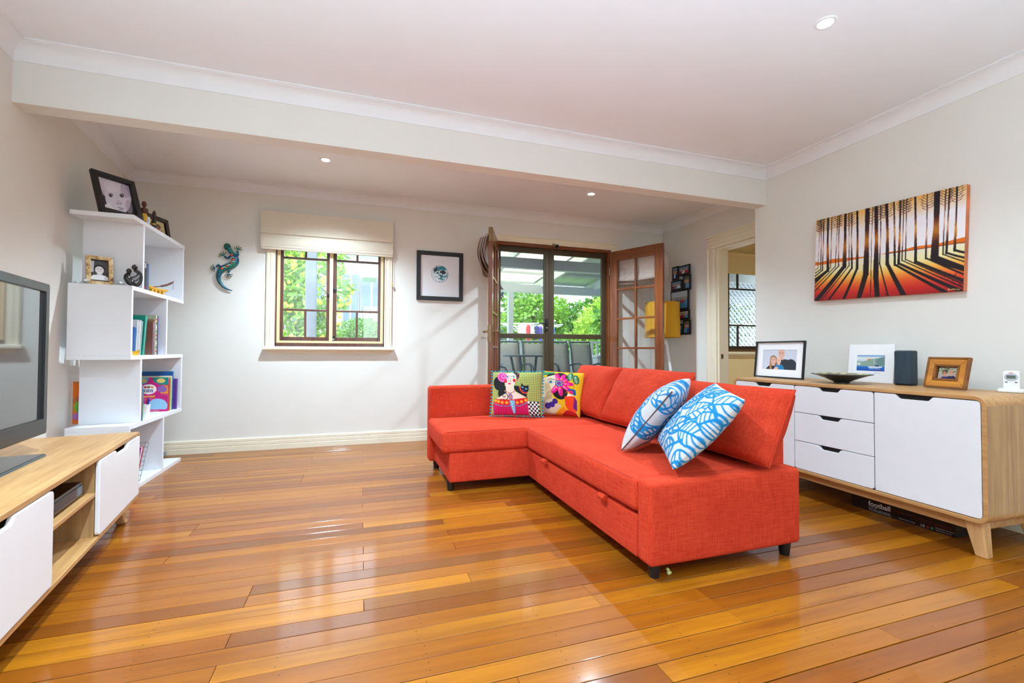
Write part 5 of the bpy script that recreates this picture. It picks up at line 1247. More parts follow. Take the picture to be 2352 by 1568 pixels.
# baby monitor in its dock
bm2 = thing('baby_monitor', 'white baby monitor standing in its charging dock', 'baby monitor', mat4=upright((3.335, 1.462, .8012), (.25, -.97))); M_mon = plain('monitor_plastic', (238, 240, 236), .35, var=.01)
MB().prism(rrect(-.050, .050, 0, .020, .009), -.035, .035, 'y').build('dock', M_mon, bm2, bevel=.004, smooth=True)
hs = MB().prism(rrect(-.032, .032, .016, .116, .012), -.014, .014, 'y').build('handset', M_mon, bm2, bevel=.004, smooth=True)
def disc_at(par, name, x, z, r, y, mat, sy=1.0, ring=None): MB().lathe([(0, 0), (r, 0), (r*.96, .0015), (0, .0016)] if ring is None else [(r, 0), (r, .002), (ring, .002), (ring, 0)], 24, cap=False).build(name, mat, par, mat4=Matrix.Translation((x, y, z)) @ Matrix.Rotation(PI/2, 4, 'X') @ Matrix.Diagonal((1, sy, 1, 1)))
disc_at(hs, 'silver_ring', 0, .082, .026, -.0142, plain('silver_plastic', (190, 196, 206), .3, .5), .8); MB().box(-.017, .017, -.0172, -.0155, .074, .092).build('display', plain('lcd_grey', (96, 108, 96), .2), hs)
disc_at(hs, 'red_lamp_strip', 0, .106, .010, -.0142, plain('pink_lamp', (240, 160, 160), .4), .3); disc_at(hs, 'button', 0, .042, .012, -.0142, M_mon)
for x in (-.018, .018): disc_at(hs, 'side_button', x, .055, .006, -.0142, plain('grey_button', (90, 100, 116), .5), .55)
MB().tube([(.03, .036, .010), (.08, .05, .004), (.16, .04, .004)], .003, 6).build('power_lead', M_black, bm2)

# boxed table-football game under the sideboard
fb = thing('game_box', 'long flat black game box lettered football, pushed under the sideboard', 'box', (3.092, 1.590, 0)); M_fbx = plain('black_gloss_carton', (20, 18, 20), .35, var=.08)
MB().box(0, .30, 0, .555, 0.0, .104).build('carton', M_fbx, fb, bevel=.002)
M_ink = plain('white_ink', (225, 225, 228), .6); M_red = plain('red_ink', (150, 30, 26), .6); M_grn = plain('green_ink', (40, 150, 90), .6)
def on_front(y, z): return frame4((-.0008, y, z), (0, -1, 0), (0, 0, 1))
text('lettering', 'football', .042, M_ink, fb, on_front(.448, .036), .0002, bold=.0008)
for k, (a, z, s) in enumerate(((.446, .027, .0075), (.446, .018, .0075), (.446, .009, .0075))): text('small_print', ('ALL INCLUDED', 'Table is easy to assemble with two goals', 'Please read the instructions before playing')[k], s, M_ink, fb, on_front(a, z), .0001)
MB().box(-.0006, 0, .02, .34, .046, .0475).build('red_stripe', M_red, fb); MB().box(-.0006, 0, .02, .20, .034, .0352).build('red_stripe', M_red, fb)
text('small_print', 'Keep this box for storage', .008, M_ink, fb, on_front(.275, .012), .0001); text('ce_mark', 'CE', .018, M_ink, fb, on_front(.165, .008), .0002)
for y, m in ((.128, M_red), (.108, M_grn)): MB().lathe([(0, 0), (.007, 0), (.007, .0006), (0, .0006)], 16, cap=False).build('safety_symbol', m, fb, mat4=on_front(y, .015))
text('small_print', 'Not suitable for small children', .007, M_ink, fb, on_front(.092, .022), .0001); text('small_print', 'Made for indoor use only', .007, M_ink, fb, on_front(.092, .010), .0001)

# ------------------------------------------------------------------ collage of small frames on the far right wall
cg = thing('collage_frame', 'black multi-opening collage frame of family snapshots beside the doorway', 'photo frame', mat4=frame4((XF-.030, 4.95, 1.215), (0, -1, 0), (0, 0, 1)))
R7 = np.random.default_rng(12)
for (y1, y0, z0, z1) in ((4.912, 4.790, 1.930, 2.108), (4.790, 4.577, 1.972, 2.098), (4.705, 4.565, 1.778, 1.970), (4.932, 4.722, 1.795, 1.928), (4.944, 4.600, 1.536, 1.795), (4.800, 4.587, 1.412, 1.534), (4.930, 4.800, 1.362, 1.536), (4.705, 4.568, 1.222, 1.410), (4.930, 4.705, 1.222, 1.362)):
    w, h = y1-y0, z1-z0; x0, z_ = 4.95-y1, z0-1.215
    fr_ = MB().box(x0+.001, x0+w-.001, z_+.001, z_+h-.001, 0, .014).build('opening', M_fblack, cg, bevel=.002)
    a = Sketch(w-.044, h-.044, 44, [(90, 90, 96), (60, 110, 150), (150, 150, 150), (110, 96, 84), (70, 140, 180)][int(R7.integers(5))], [(0, 100), (100, 100), (100, 0), (0, 0)])
    a.poly([(0, 0), (100, 0), (100, 40), (0, 46)], [(180, 190, 200), (120, 160, 200), (200, 196, 186), (90, 110, 90)][int(R7.integers(4))])
    big = w > .3
    for k in range(7 if big else 3):
        x = (10+k*13.5) if big else 22+k*28; person(a, x, 42 if big else 36, 6 if big else 14, tuple(int(v) for v in np.array((220, 170, 145))+R7.integers(-20, 10)), tuple(R7.integers(30, 110, 3)), [(30, 80, 170), (226, 230, 236), (170, 40, 50), (30, 34, 50), (90, 150, 190)][int(R7.integers(5))], w=1.5)
    a.a.panel('snapshot', M_print, fr_, Matrix.Translation((x0+.022, z_+.022, .0145)))

# ------------------------------------------------------------------ mustard floor lamp behind the open door leaf
fl = thing('floor_lamp', 'mustard drum-shade floor lamp on a white tripod, behind the open door leaf', 'floor lamp', (3.585, 4.78, 0)); M_shade = plain('mustard_linen_shade', (206, 150, 24), .85, var=.06, scale=80, bump=.08)
MB().lathe([(.215, 1.185), (.205, 1.625), (.203, 1.625), (.213, 1.185)], 48, cap=False).build('shade', M_shade, fl, smooth=True)
for k in range(3):
    a = -.6+2*PI*k/3; MB().tube([(.045*math.cos(a), .045*math.sin(a), 1.14), (.215*math.cos(a), .215*math.sin(a), .0)], [.020, .014], 10).build('leg', M_white, fl, smooth=True)
MB().lathe([(.0, 1.10), (.06, 1.10), (.06, 1.16), (.0, 1.17)], 20).build('hub', M_white, fl, smooth=True); MB().tube([(0, 0, 1.16), (0, 0, 1.42)], .011, 10).build('lamp_holder', M_white, fl); MB().ball((0, 0, 1.46), .045, 14, 10).build('bulb', M_white, fl, smooth=True)
for k in range(3): a = 2*PI*k/3; MB().tube([(0, 0, 1.40), (.205*math.cos(a), .205*math.sin(a), 1.615)], .002, 5).build('shade_spoke', M_steel, fl)

# ------------------------------------------------------------------ gecko on the back wall
gk = thing('gecko_ornament', 'teal painted metal gecko with orange spots on the wall by the casement window', 'wall ornament', (-1.27, YB-.018, 1.83))
tg = NT('painted_gecko_metal'); gf = tg.noise(tg.coords('Object', (9, 9, 9)), 1.6, 3); tg.base(tg.ramp(gf, [(.32, s2l((8, 52, 84))), (.48, s2l((12, 96, 122))), (.62, s2l((22, 124, 96)))])); tg.set(.35, metal=.2, coat=.3)
M_tip = plain('bronze_toe', (150, 130, 60), .4, .4); M_or = plain('orange_enamel', (214, 74, 34), .4); M_wh = plain('pale_enamel', (222, 232, 240), .4); M_gh = plain('green_head_enamel', (26, 104, 84), .4, var=.2, scale=50)
G = lambda pts: [(x+1.27, 0, z-1.83) for x, z in pts]
spine = G([(-1.290, 2.045), (-1.270, 2.030), (-1.252, 1.998), (-1.230, 1.965), (-1.205, 1.925), (-1.205, 1.885), (-1.235, 1.852), (-1.280, 1.832), (-1.318, 1.808), (-1.340, 1.770), (-1.347, 1.725), (-1.335, 1.680), (-1.305, 1.637), (-1.265, 1.610), (-1.225, 1.598)])
def smooth_path(pts, k=4):
    P = [Vector(p) for p in pts]; P = [P[0]]+P+[P[-1]]; out = []
    for i in range(1, len(P)-2):
        a, b, d, e = P[i-1], P[i], P[i+1], P[i+2]
        for t in np.linspace(0, 1, k+1)[:-1]: t = float(t); out.append(tuple(.5*((2*b)+(d-a)*t+(2*a-5*b+4*d-e)*t*t+(3*b-a-3*d+e)*t**3)))
    out.append(tuple(P[-2])); return out
rad = np.interp(np.linspace(0, 14, 57), range(15), [.010, .022, .022, .020, .030, .034, .034, .032, .029, .024, .020, .016, .012, .008, .003])
MB().tube(smooth_path(spine), list(rad), 10).build('body', tg.m, gk, smooth=True)
MB().ball((-.006, -.004, .205), (.030, .016, .034), 14, 10).build('head', M_gh, gk, smooth=True)
for x, z in ((.012, .206), (-.018, .180)): MB().ball((x+.004, -.018, z), .008, 8, 6).build('eye', M_black, gk, smooth=True)
for x, z, r in ((-1.232, 1.952, .014), (-1.214, 1.905, .016), (-1.226, 1.868, .017), (-1.270, 1.838, .016), (-1.312, 1.812, .014)): MB().ball((x+1.27, -.026, z-1.83), (r, .008, r*.8), 10, 6).build('orange_spot', M_or, gk, smooth=True)
for x, z in ((-1.222, 1.928), (-1.212, 1.888), (-1.248, 1.850), (-1.292, 1.824)):
    MB().tube([(x+1.27-.016, -.030, z-1.83-.008), (x+1.27, -.033, z-1.83+.004), (x+1.27+.016, -.030, z-1.83-.004)], .003, 6).build('white_fleck', M_wh, gk)
for pts, foot, ang in ((G([(-1.235, 1.985), (-1.205, 1.962), (-1.180, 1.958), (-1.188, 2.000)]), (-1.183, 2.010), 1.35), (G([(-1.232, 1.950), (-1.262, 1.925), (-1.280, 1.922), (-1.300, 1.940)]), (-1.308, 1.946), 2.2), (G([(-1.318, 1.815), (-1.338, 1.838), (-1.352, 1.846), (-1.368, 1.825)]), (-1.380, 1.815), 3.3), (G([(-1.290, 1.818), (-1.268, 1.808), (-1.255, 1.800), (-1.264, 1.776)]), (-1.262, 1.762), -1.4)):
    lg = MB().tube(smooth_path(pts), [.013]*4+[.010]*9, 8).build('leg', tg.m, gk, smooth=True)
    fx, fz = foot[0]+1.27, foot[1]-1.83
    for k in range(5):
        a = ang+(k-2)*.62; e = (fx+.034*math.cos(a), -.002, fz+.034*math.sin(a)); MB().tube([(fx, 0, fz), e], .0035, 6).build('toe', tg.m, lg); MB().ball(e, .0065, 8, 6).build('toe_tip', M_tip, lg, smooth=True)

# ------------------------------------------------------------------ floor bits
pc = thing('popcorn_piece', 'tiny pale green crumb on the floor by the sofa foot', 'crumb', (1.335, 1.738, 0)); M_pop = plain('pale_green_crumb', (206, 216, 140), .8)
MB().ball((0, 0, .009), .009, 8, 6).ball((.010, .004, .008), .008, 8, 6).ball((.002, .010, .020), .008, 8, 6).ball((-.004, -.002, .026), .006, 8, 6).build('puff', M_pop, pc, smooth=True)
ad = thing('plug_adaptor', 'small grey plug adaptor on the floor against the skirting by the shelves', 'plug', (-1.775, 5.095, 0)); MB().box(-.035, .035, -.02, .02, 0, .045).build('case', plain('grey_plastic', (150, 150, 154), .5), ad, bevel=.004); MB().box(-.02, .02, -.0215, -.02, .012, .03).build('label_plate', M_black, ad)
# ------------------------------------------------------------------ things on the white shelves
def book(label, t, d0, lvl, th, w, h, c, lean=0, art=None, pages=(236, 230, 214), cat='book', name='book', group='books on the white shelves'):
    """standing book: spine towards the room at depth d0, thickness th along the shelf, cover facing the near end"""
    o = on_shelf(t, d0, lvl); m = Matrix.Translation((o.x, o.y, o.z+.0006)) @ Matrix.Rotation(lean, 4, 'X')
    b = thing(name, label, cat, group=group, mat4=m); cov = plain('cover_'+str(len(bpy.data.materials)), c, .4, var=.08, scale=30); pg = plain('page_block', pages, .8)
    MB().box(-w, 0, 0, .0022, 0, h).build('front_cover', cov, b); MB().box(-w, 0, th-.0022, th, 0, h).build('back_cover', cov, b); MB().box(-.0025, 0, .0022, th-.0022, 0, h).build('spine', cov, b)
    MB().box(-w+.004, -.0025, .0022, th-.0022, .003, h-.003).build('pages', pg, b)
    if art is not None: art.panel('cover_print', M_print, b, frame4((-w, -.0006, 0), (1, 0, 0), (0, 0, 1)))
    return b
# top board
bf = Sketch(.205, .255, 170, (52, 50, 56), [(445, 840), (985, 965), (880, 440), (330, 235)])
bf.poly([(330, 235), (830, 425), (880, 530), (900, 700), (700, 900), (560, 760), (470, 600), (400, 440)], (214, 208, 222)); bf.ell(700, 640, 215, 300, (222, 216, 230), -.15); bf.ell(420, 545, 30, 62, (206, 200, 214), -.3); bf.ell(428, 550, 16, 40, (150, 142, 156), -.3)
bf.poly([(440, 785), (560, 735), (640, 850), (760, 930), (985, 965), (455, 850)], (232, 230, 236)); bf.poly([(830, 440), (880, 440), (930, 700), (900, 620)], (178, 170, 186)); bf.ell(830, 520, 80, 130, (176, 164, 190), -.2, .55); bf.ell(610, 430, 150, 110, (234, 230, 240), .3, .5); bf.ell(880, 800, 50, 120, (176, 166, 184), -.2, .6)
for x, y in ((585, 602), (772, 608)): bf.ell(x, y, 36, 34, (150, 140, 152)); bf.ell(x, y, 25, 27, (50, 46, 50)); bf.ell(x+7, y-9, 7, 7, (240, 240, 244)); bf.curve([(x-42, y-6), (x-10, y-36), (x+36, y-20)], 7, (130, 120, 132))
bf.ell(720, 735, 50, 44, (205, 198, 212)); bf.ell(704, 742, 12, 9, (110, 100, 112)); bf.ell(752, 752, 11, 8, (120, 110, 122)); bf.curve([(700, 815), (745, 822), (790, 840)], 9, (110, 96, 108)); bf.ell(750, 850, 40, 14, (176, 162, 178))
framed('baby_photo_frame', 'black framed monochrome portrait of a baby on the topmost white shelf board', 'photo frame', frame4((-1.735, 3.850, ZT[4]+.004), (.60, .80, 0), (-.276, .209, .938)), .275, .328, .035, M_fblack, bf.a, depth=.028)
M_ebony = plain('dark_carved_wood', (40, 26, 20), .35, var=.2, coat=.3); M_mah = plain('brown_carved_wood', (92, 46, 28), .4, var=.2); M_yel = plain('yellow_cloth_paint', (216, 170, 30), .5, var=.1)
f1_ = thing('carved_figurine', 'brown carved woman figurine in a yellow skirt beside the baby portrait', 'figurine', (-1.570, 4.105, ZT[4])); K = lambda prof: MB().lathe(prof, 16)
K([(.016, 0), (.018, .008), (.014, .02), (.012, .026), (.0, .026)]).build('feet', M_mah, f1_, smooth=True); K([(.013, .026), (.020, .040), (.022, .062), (.016, .080), (.0, .082)]).build('skirt', M_yel, f1_, smooth=True)
K([(.015, .080), (.012, .096), (.019, .112), (.016, .122), (.007, .128), (.0, .13)]).build('torso', M_mah, f1_, smooth=True); MB().ball((0, 0, .152), (.016, .017, .024), 12, 9).build('head', M_mah, f1_, smooth=True)
MB().tube([(.018, 0, .118), (.026, -.004, .096), (.012, -.014, .090)], .005, 8).build('arm', M_mah, f1_, smooth=True); MB().tube([(-.018, 0, .118), (-.024, -.006, .096), (-.008, -.015, .092)], .005, 8).build('arm', M_mah, f1_, smooth=True)
wa = Sketch(.05, .058, 40, (206, 222, 232), [(0, 100), (100, 100), (100, 0), (0, 0)]); person(wa, 58, 40, 16, (224, 180, 160), (60, 50, 50), (120, 160, 200)); wa.poly([(0, 60), (30, 60), (30, 100), (0, 100)], (226, 120, 130))
wb_ = thing('white_photo_block', 'small white photo block between the two carved figurines', 'photo block', mat4=frame4((-1.600, 4.150, ZT[4]+.001), (.45, .89, 0), (0, 0, 1))); MB().box(0, .068, 0, .082, -.035, 0).build('block', M_white, wb_, bevel=.002); wa.a.panel('picture', M_print, wb_, Matrix.Translation((.009, .012, .0006)))
f2_ = thing('carved_figurine', 'black carved figurine with yellow sash before the dark wooden photo frame', 'figurine', (-1.578, 4.300, ZT[4]))
K([(.020, 0), (.020, .006), (.012, .012), (.016, .03), (.014, .044), (.0, .045)]).build('skirt', plain('dark_blue_paint', (30, 36, 70), .5), f2_, smooth=True); K([(.015, .044), (.015, .056), (.0, .057)]).build('sash', M_yel, f2_, smooth=True)
K([(.013, .056), (.018, .072), (.014, .088), (.006, .096), (.005, .118), (.0, .119)]).build('torso', M_ebony, f2_, smooth=True); MB().ball((0, 0, .134), (.013, .014, .019), 12, 9).build('head', M_ebony, f2_, smooth=True); MB().ball((0, .004, .155), .007, 8, 6).build('hair_bun', M_mah, f2_, smooth=True)
da = Sketch(.20, .125, 80, (214, 206, 150), [(0, 100), (100, 100), (100, 0), (0, 0)]); person(da, 28, 45, 15, (150, 96, 70), (40, 26, 24), (50, 34, 60)); person(da, 62, 42, 15, (160, 100, 74), (40, 26, 24), (150, 30, 40))
framed('dark_photo_frame', 'dark wooden frame with a snapshot of two people on the topmost white shelf board', 'photo frame', frame4((-1.720, 4.500, ZT[4]+.002), (.298, .942, 0), (-.16, .05, .98)), .290, .205, .036, M_ebony, da.a)
# second board down
ga = Sketch(.092, .135, 90, (60, 56, 54), [(0, 100), (66, 100), (66, 0), (0, 0)]); ga.poly([(0, 0), (66, 0), (66, 60), (0, 60)], (74, 72, 72)); ga.poly([(0, 0), (14, 0), (10, 60), (0, 60)], (190, 190, 190))
person(ga, 33, 44, 21, (216, 210, 206), (34, 32, 34), (232, 230, 228), w=2.0)
tgold = NT('worn_gold_leaf'); gn = tgold.noise(tgold.coords(), 30, 4, .7); tgold.base(tgold.ramp(gn, [(.35, s2l((120, 84, 52))), (.5, s2l((206, 172, 116))), (.7, s2l((228, 208, 168)))])); tgold.set(.45, metal=.3)
framed('gilt_photo_frame', 'worn gilt frame with a monochrome portrait of a boy, between two tealight holders', 'photo frame', frame4((-1.800, 3.862, ZT[3]+.002), (.80, .60, 0), (-.14, .10, .98)), .145, .205, .025, tgold.m, ga.a)
M_cglass = glass('clear_holder_glass', (.92, .94, .92, 1), .22, .05); M_wax = plain('tealight_tin', (214, 214, 216), .3, .6)
for x, y, lab in ((-1.800, 3.862, 'glass tealight holder at the wall side of the gilt frame'), (-1.622, 3.905, 'glass tealight holder between the gilt frame and the black sculpture')):
    t = thing('tealight_holder', lab, 'candle holder', (x, y, ZT[3]), group='glass tealight holders')
    MB().lathe([(.0, 0), (.030, 0), (.034, .006), (.030, .014), (.022, .018), (.0, .018)], 20).build('glass_base', M_cglass, t, smooth=True); MB().lathe([(.0, .018), (.0195, .018), (.0195, .032), (.017, .033), (.0, .030)], 20).build('tealight', M_wax, t, smooth=True)
sc_ = thing('couple_sculpture', 'black abstract sculpture of an embracing pair near the shelf edge', 'sculpture', (-1.572, 3.955, ZT[3]))
M_blk = plain('polished_black_stone', (16, 14, 14), .2, var=.1, coat=.5)
K([(.030, 0), (.030, .004), (.012, .010), (.0, .010)]).build('foot', M_blk, sc_, smooth=True)
MB().tube(smooth_path([(.018, .01, .006), (-.006, 0, .030), (-.030, -.006, .062), (-.030, -.004, .090), (-.016, 0, .104)]), list(np.interp(np.linspace(0, 1, 17), [0, .3, .6, 1], [.010, .024, .020, .008])), 10).build('small_figure', M_blk, sc_, smooth=True)
MB().tube(smooth_path([(.004, .01, .008), (.034, .014, .030), (.046, .016, .066), (.040, .012, .104), (.018, .008, .120), (.004, .006, .128)]), list(np.interp(np.linspace(0, 1, 21), [0, .4, .8, 1], [.014, .008, .012, .006])), 10).build('large_figure', M_blk, sc_, smooth=True)
MB().tube(smooth_path([(.030, .012, .112), (.020, .006, .088), (.0, .0, .074), (-.018, -.004, .066)]), .006, 8).build('arm', M_blk, sc_, smooth=True); MB().tube(smooth_path([(.040, .014, .080), (.022, .008, .056), (-.004, .002, .046)]), .005, 8).build('arm', M_blk, sc_, smooth=True)
MB().ball((-.022, -.004, .118), (.016, .016, .018), 14, 11).build('small_head', M_blk, sc_, smooth=True); MB().ball((.008, .006, .148), (.018, .018, .020), 14, 11).build('large_head', M_blk, sc_, smooth=True)
for k, (t_, th, w, h, c, lab) in enumerate(((.245, .036, .17, .212, (34, 26, 34), 'thick black-spined book behind the couple sculpture'), (.283, .026, .16, .205, (58, 60, 84), 'slate book leaning beside the thick black one'), (.311, .020, .16, .208, (70, 100, 150), 'blue paperback next to the yellow canoe model'))):
    b = book(lab, t_, .02, 3, th, w, h, c)
    if k == 0: MB().box(-.0006, .0006, .006, .030, .165, .205).build('spine_patch', plain('mottled_spine', (170, 160, 165), .5, var=.5, scale=120), b); MB().box(-.0006, .0006, .006, .030, .012, .026).build('spine_band', plain('crimson_band', (150, 30, 44), .5), b)
cn = thing('canoe_model', 'yellow model outrigger canoe with a carved wooden paddle on the shelf', 'ornament', mat4=upright((-1.580, 4.215, ZT[3]+.0), (.10, 1))); M_can = plain('ochre_canoe', (206, 150, 24), .45, var=.1)
MB().tube(smooth_path([(-.005, 0, .050), (.05, 0, .040), (.16, 0, .036), (.25, 0, .040), (.30, 0, .048)]), list(np.interp(np.linspace(0, 1, 17), [0, .15, .85, 1], [.003, .012, .012, .003])), 10).build('hull', M_can, cn, smooth=True)
MB().tube([(.0, .05, .036), (.15, .06, .030), (.28, .05, .036)], [.003, .009, .003], 8).build('outrigger', M_can, cn, smooth=True)
for x in (.06, .11, .17, .22): MB().box(x-.012, x+.012, -.008, .052, 0, .030).build('support', M_can, cn, bevel=.003)
pd = MB().tube(smooth_path([(.13, .03, .055), (.22, .02, .072), (.30, .0, .098), (.36, -.02, .135)]), [.004]*5+[.009]*6+[.003]*2, 8).build('paddle', M_mah, cn, smooth=True); MB().tube([(.34, -.018, .128), (.352, -.018, .10), (.348, -.016, .06)], .0015, 5).build('cord_loop', M_mah, cn)
# middle board: magazines and books
for k, (t_, th, w, h, c, ln, lab) in enumerate((
        (.060, .006, .22, .205, (40, 120, 200), -.10, 'blue booklet at the near end of the magazine row'), (.078, .008, .22, .200, (70, 130, 196), -.10, 'second blue booklet in the magazine row'),
        (.100, .012, .23, .262, (226, 228, 232), -.10, 'white magazine with a grey top edge'), (.124, .010, .23, .250, (214, 218, 224), -.10, 'pale grey magazine in the row'), (.146, .012, .23, .262, (236, 238, 240), -.10, 'glossy white magazine in the row'), (.170, .010, .23, .256, (190, 205, 214), -.12, 'white catalogue with a blue foot'),
        (.215, .030, .30, .305, (14, 152, 132), -.14, 'tall teal book with an embossed ring'),
        (.395, .012, .22, .262, (150, 96, 84), 0, 'brown paperback after the teal book'), (.412, .010, .22, .258, (70, 110, 180), 0, 'thin blue spine on the middle shelf board'), (.427, .020, .24, .282, (176, 142, 106), 0, 'tan hardback on the middle shelf board'),
        (.452, .022, .24, .318, (190, 196, 170), 0, 'tall book with a chequered spine'), (.479, .012, .22, .316, (60, 64, 70), 0, 'thin dark book beside the chequered spine'), (.496, .012, .22, .312, (108, 116, 160), 0, 'lilac-blue book at the end of the row'))):
    b = book(lab, t_+.055, .03, 2, th, w, h, c, ln)
    if k == 6: MB().tube([(-.15+.075*math.cos(a), -.001, .15+.075*math.sin(a)) for a in np.linspace(0, 2*PI, 25)[:-1]], .006, 6, True).build('embossed_ring', plain('deep_teal', (8, 96, 86), .5), b)
    if k == 10:
        for q in range(9): MB().box(-.0006, .0008, .003, .019, .02+q*.032, .036+q*.032).build('spine_block', plain('spine_block_%d' % q, [(210, 60, 60), (70, 150, 100), (240, 240, 236), (90, 80, 70)][q % 4], .5), b)
pb = thing('paper_boat', 'small yellow folded boat at the front of the middle shelf board', 'ornament', on_shelf(.115, .045, 2), PI/2-.3); M_pb = plain('yellow_paper', (226, 178, 24), .6, var=.08)
MB().add([(-.075, 0, .036), (.075, 0, .040), (-.045, -.022, 0), (.045, -.022, 0), (.045, .022, 0), (-.045, .022, 0), (-.04, -.034, .030), (.04, -.034, .032), (.04, .034, .032), (-.04, .034, .030)],
         [(2, 3, 4, 5), (2, 3, 7, 6), (5, 4, 8, 9), (0, 2, 6), (0, 5, 9), (0, 2, 5), (1, 3, 7), (1, 4, 8), (1, 3, 4)]).build('hull', M_pb, pb)
MB().add([(-.04, -.030, .029), (.04, -.030, .031), (.04, .030, .031), (-.04, .030, .029), (0, 0, .018)], [(0, 1, 4), (1, 2, 4), (2, 3, 4), (3, 0, 4)]).build('inside_fold', plain('orange_paper', (220, 130, 30), .6), pb)
# children's books
kd = Sketch(.27, .290, 150, (206, 40, 130), [(110, 1428), (482, 1420), (517, 960), (100, 962)])
for k in range(40): kd.ell(150+(k*97 % 350), 980+(k*61 % 430), 4, 4, (240, 190, 220))
kd.poly([(140, 965), (300, 965), (290, 1030), (240, 1065), (140, 1050)], (70, 170, 200)); kd.ell(240, 1010, 40, 32, (196, 180, 120)); kd.poly([(340, 960), (515, 960), (505, 1070), (420, 1070), (350, 1020)], (20, 150, 140)); kd.ell(430, 1010, 46, 34, (240, 210, 120))
kd.poly([(500, 1080), (505, 1200), (420, 1190), (390, 1120), (440, 1080)], (240, 150, 50)); kd.ell(440, 1130, 48, 48, (150, 110, 190)); kd.ell(298, 1130, 82, 70, (250, 250, 250)); kd.ell(390, 1345, 95, 86, (150, 205, 235)); kd.poly([(180, 1395), (490, 1395), (490, 1425), (180, 1425)], (220, 20, 120))
for x, c in ((262, (210, 50, 50)), (298, (120, 90, 40)), (334, (230, 140, 40))): kd.ell(x, 1104, 17, 13, c)
M_navy = plain('navy_ink', (20, 60, 130), .5); M_yink = plain('yellow_ink', (250, 200, 40), .5); M_oink = plain('pink_ink', (250, 140, 190), .5)
kb = book('pink colouring book lettered KIDS favourites on the lower shelf board', .800, .035, 1, .012, .27, .290, (210, 40, 130), -.05, kd.a, name='colouring_book')
def on_cover(x, z): return frame4((x, -.0014, z), (1, 0, 0), (0, 0, 1))
text('lettering', 'KIDS', .034, M_navy, kb, on_cover(-.178, .166), .0003, bold=.0008)
text('lettering', 'Favourites!', .029, M_yink, kb, on_cover(-.222, .122), .0003, bold=.0006); text('lettering', 'Colouring Book', .020, M_oink, kb, on_cover(-.216, .102), .0003); text('lettering', 'Colouring fun!', .014, M_ink, kb, on_cover(-.140, .005), .0003)
for t_, th, w, h, c, lab in ((.832, .012, .25, .270, (210, 60, 50), 'red and green children\'s book behind the colouring book'), (.853, .014, .26, .285, (150, 200, 40), 'lime green children\'s book with rounded corner'), (.877, .010, .27, .300, (238, 232, 206), 'cream folder standing behind the lime book'), (.897, .020, .29, .338, (16, 96, 170), 'tall blue folder at the back of the children\'s books'), (.940, .022, .20, .270, (104, 60, 150), 'purple book at the far end of the lower shelf board')):
    book(lab, t_, .035 if c[0] != 104 else .015, 1, th, w, h, c, -.03)
for t_, th, h, c, lab in ((.205, .014, .272, (232, 120, 50), 'orange picture book beside the pen cup'), (.224, .010, .262, (40, 110, 190), 'blue picture book beside the pen cup'), (.240, .008, .235, (90, 160, 90), 'thin green picture book beside the pen cup')): book(lab, t_, .012, 1, th, .115, h, c, -.03)
oa = Sketch(.27, .30, 70, (232, 110, 24), [(0, 100), (90, 100), (90, 0), (0, 0)]); oa.poly([(2, 2), (20, 6), (12, 18), (16, 8)], (40, 150, 130)); oa.ell(12, 45, 12, 10, (190, 110, 60)); oa.ell(14, 60, 11, 14, (120, 180, 60)); oa.ell(12, 82, 12, 9, (180, 110, 180))
book('orange children\'s book poking out past the upright towards the wall', .205, .135, 1, .014, .275, .30, (232, 110, 24), 0, oa.a)
cp = thing('pen_cup', 'white plastic cup of pens on the lower shelf board', 'cup', on_shelf(.40, .055, 1)); MB().lathe([(.0, 0), (.028, 0), (.036, .105), (.034, .105), (.027, .004), (.0, .004)], 28, cap=False).build('cup', M_white, cp, smooth=True)
co = on_shelf(.40, .055, 1)
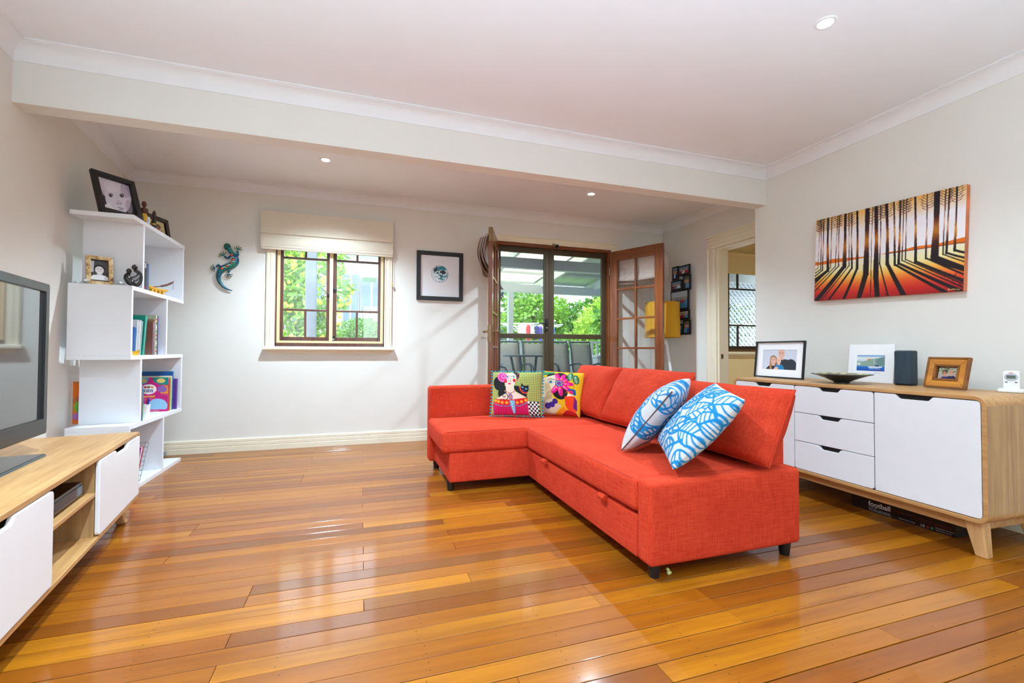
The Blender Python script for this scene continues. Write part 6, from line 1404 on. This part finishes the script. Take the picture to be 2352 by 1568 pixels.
for k, (dx, dy, c, lab) in enumerate(((-.010, .008, (24, 20, 24), 'black marker pen'), (.004, .012, (200, 30, 40), 'red marker pen'), (.014, -.006, (40, 50, 180), 'blue marker pen'), (-.004, -.010, (110, 60, 160), 'purple marker pen'))):
    p = thing('marker_pen', lab+' standing in the white cup', 'pen', (co.x+dx*.6, co.y+dy*.6, co.z+.006), group='pens in the white cup'); MB().tube([(0, 0, 0), (dx*1.1, dy*1.1, .10)], .006, 10).build('barrel', M_white, p, smooth=True); MB().tube([(dx*1.1, dy*1.1, .10), (dx*1.6, dy*1.6, .142)], .0068, 10).build('cap', plain('pen_cap_%d' % k, c, .4), p, smooth=True)
# magazine rack at the bottom
mr = thing('magazine_rack', 'grey wire mesh magazine rack on the lowest shelf board', 'magazine rack', on_shelf(.10, .03, 0)); M_wire = plain('grey_wire', (120, 122, 128), .4, .6)
for s_, x0, x1, zt in ((-1, .0, -.10, .0), (1, .16, .30, .0)):
    for k in range(13):
        d = -.25*k/12; MB().tube([(d, x0, .006), (d, x1, .26)], .0018, 5).build('wire', M_wire, mr)
    for k in range(9): f = k/8; MB().tube([(0, x0+(x1-x0)*f, .006+.254*f), (-.25, x0+(x1-x0)*f, .006+.254*f)], .0018, 5).build('wire', M_wire, mr)
MB().box(-.25, 0, 0, .16, 0, .005).build('floor_plate', M_wire, mr)
mo_ = on_shelf(.10, .03, 0)
for k, (c, lab) in enumerate((((140, 40, 110), 'magenta magazine in the wire rack'), ((226, 226, 230), 'white magazine in the wire rack'), ((190, 40, 60), 'red magazine in the wire rack'))):
    m_ = thing('magazine', lab, 'magazine', (mo_.x-.01, mo_.y+.100+.02*k, mo_.z+.006), group='magazines in the wire rack'); MB().add([(0, 0, 0), (-.21, 0, 0), (-.21, .10, .235), (0, .10, .235), (0, .006, 0), (-.21, .006, 0), (-.21, .106, .235), (0, .106, .235)], [(0, 1, 2, 3), (4, 7, 6, 5), (0, 4, 5, 1), (3, 2, 6, 7), (0, 3, 7, 4), (1, 5, 6, 2)]).build('pages', plain('magazine_%d' % k, c, .4, var=.2, scale=20), m_)
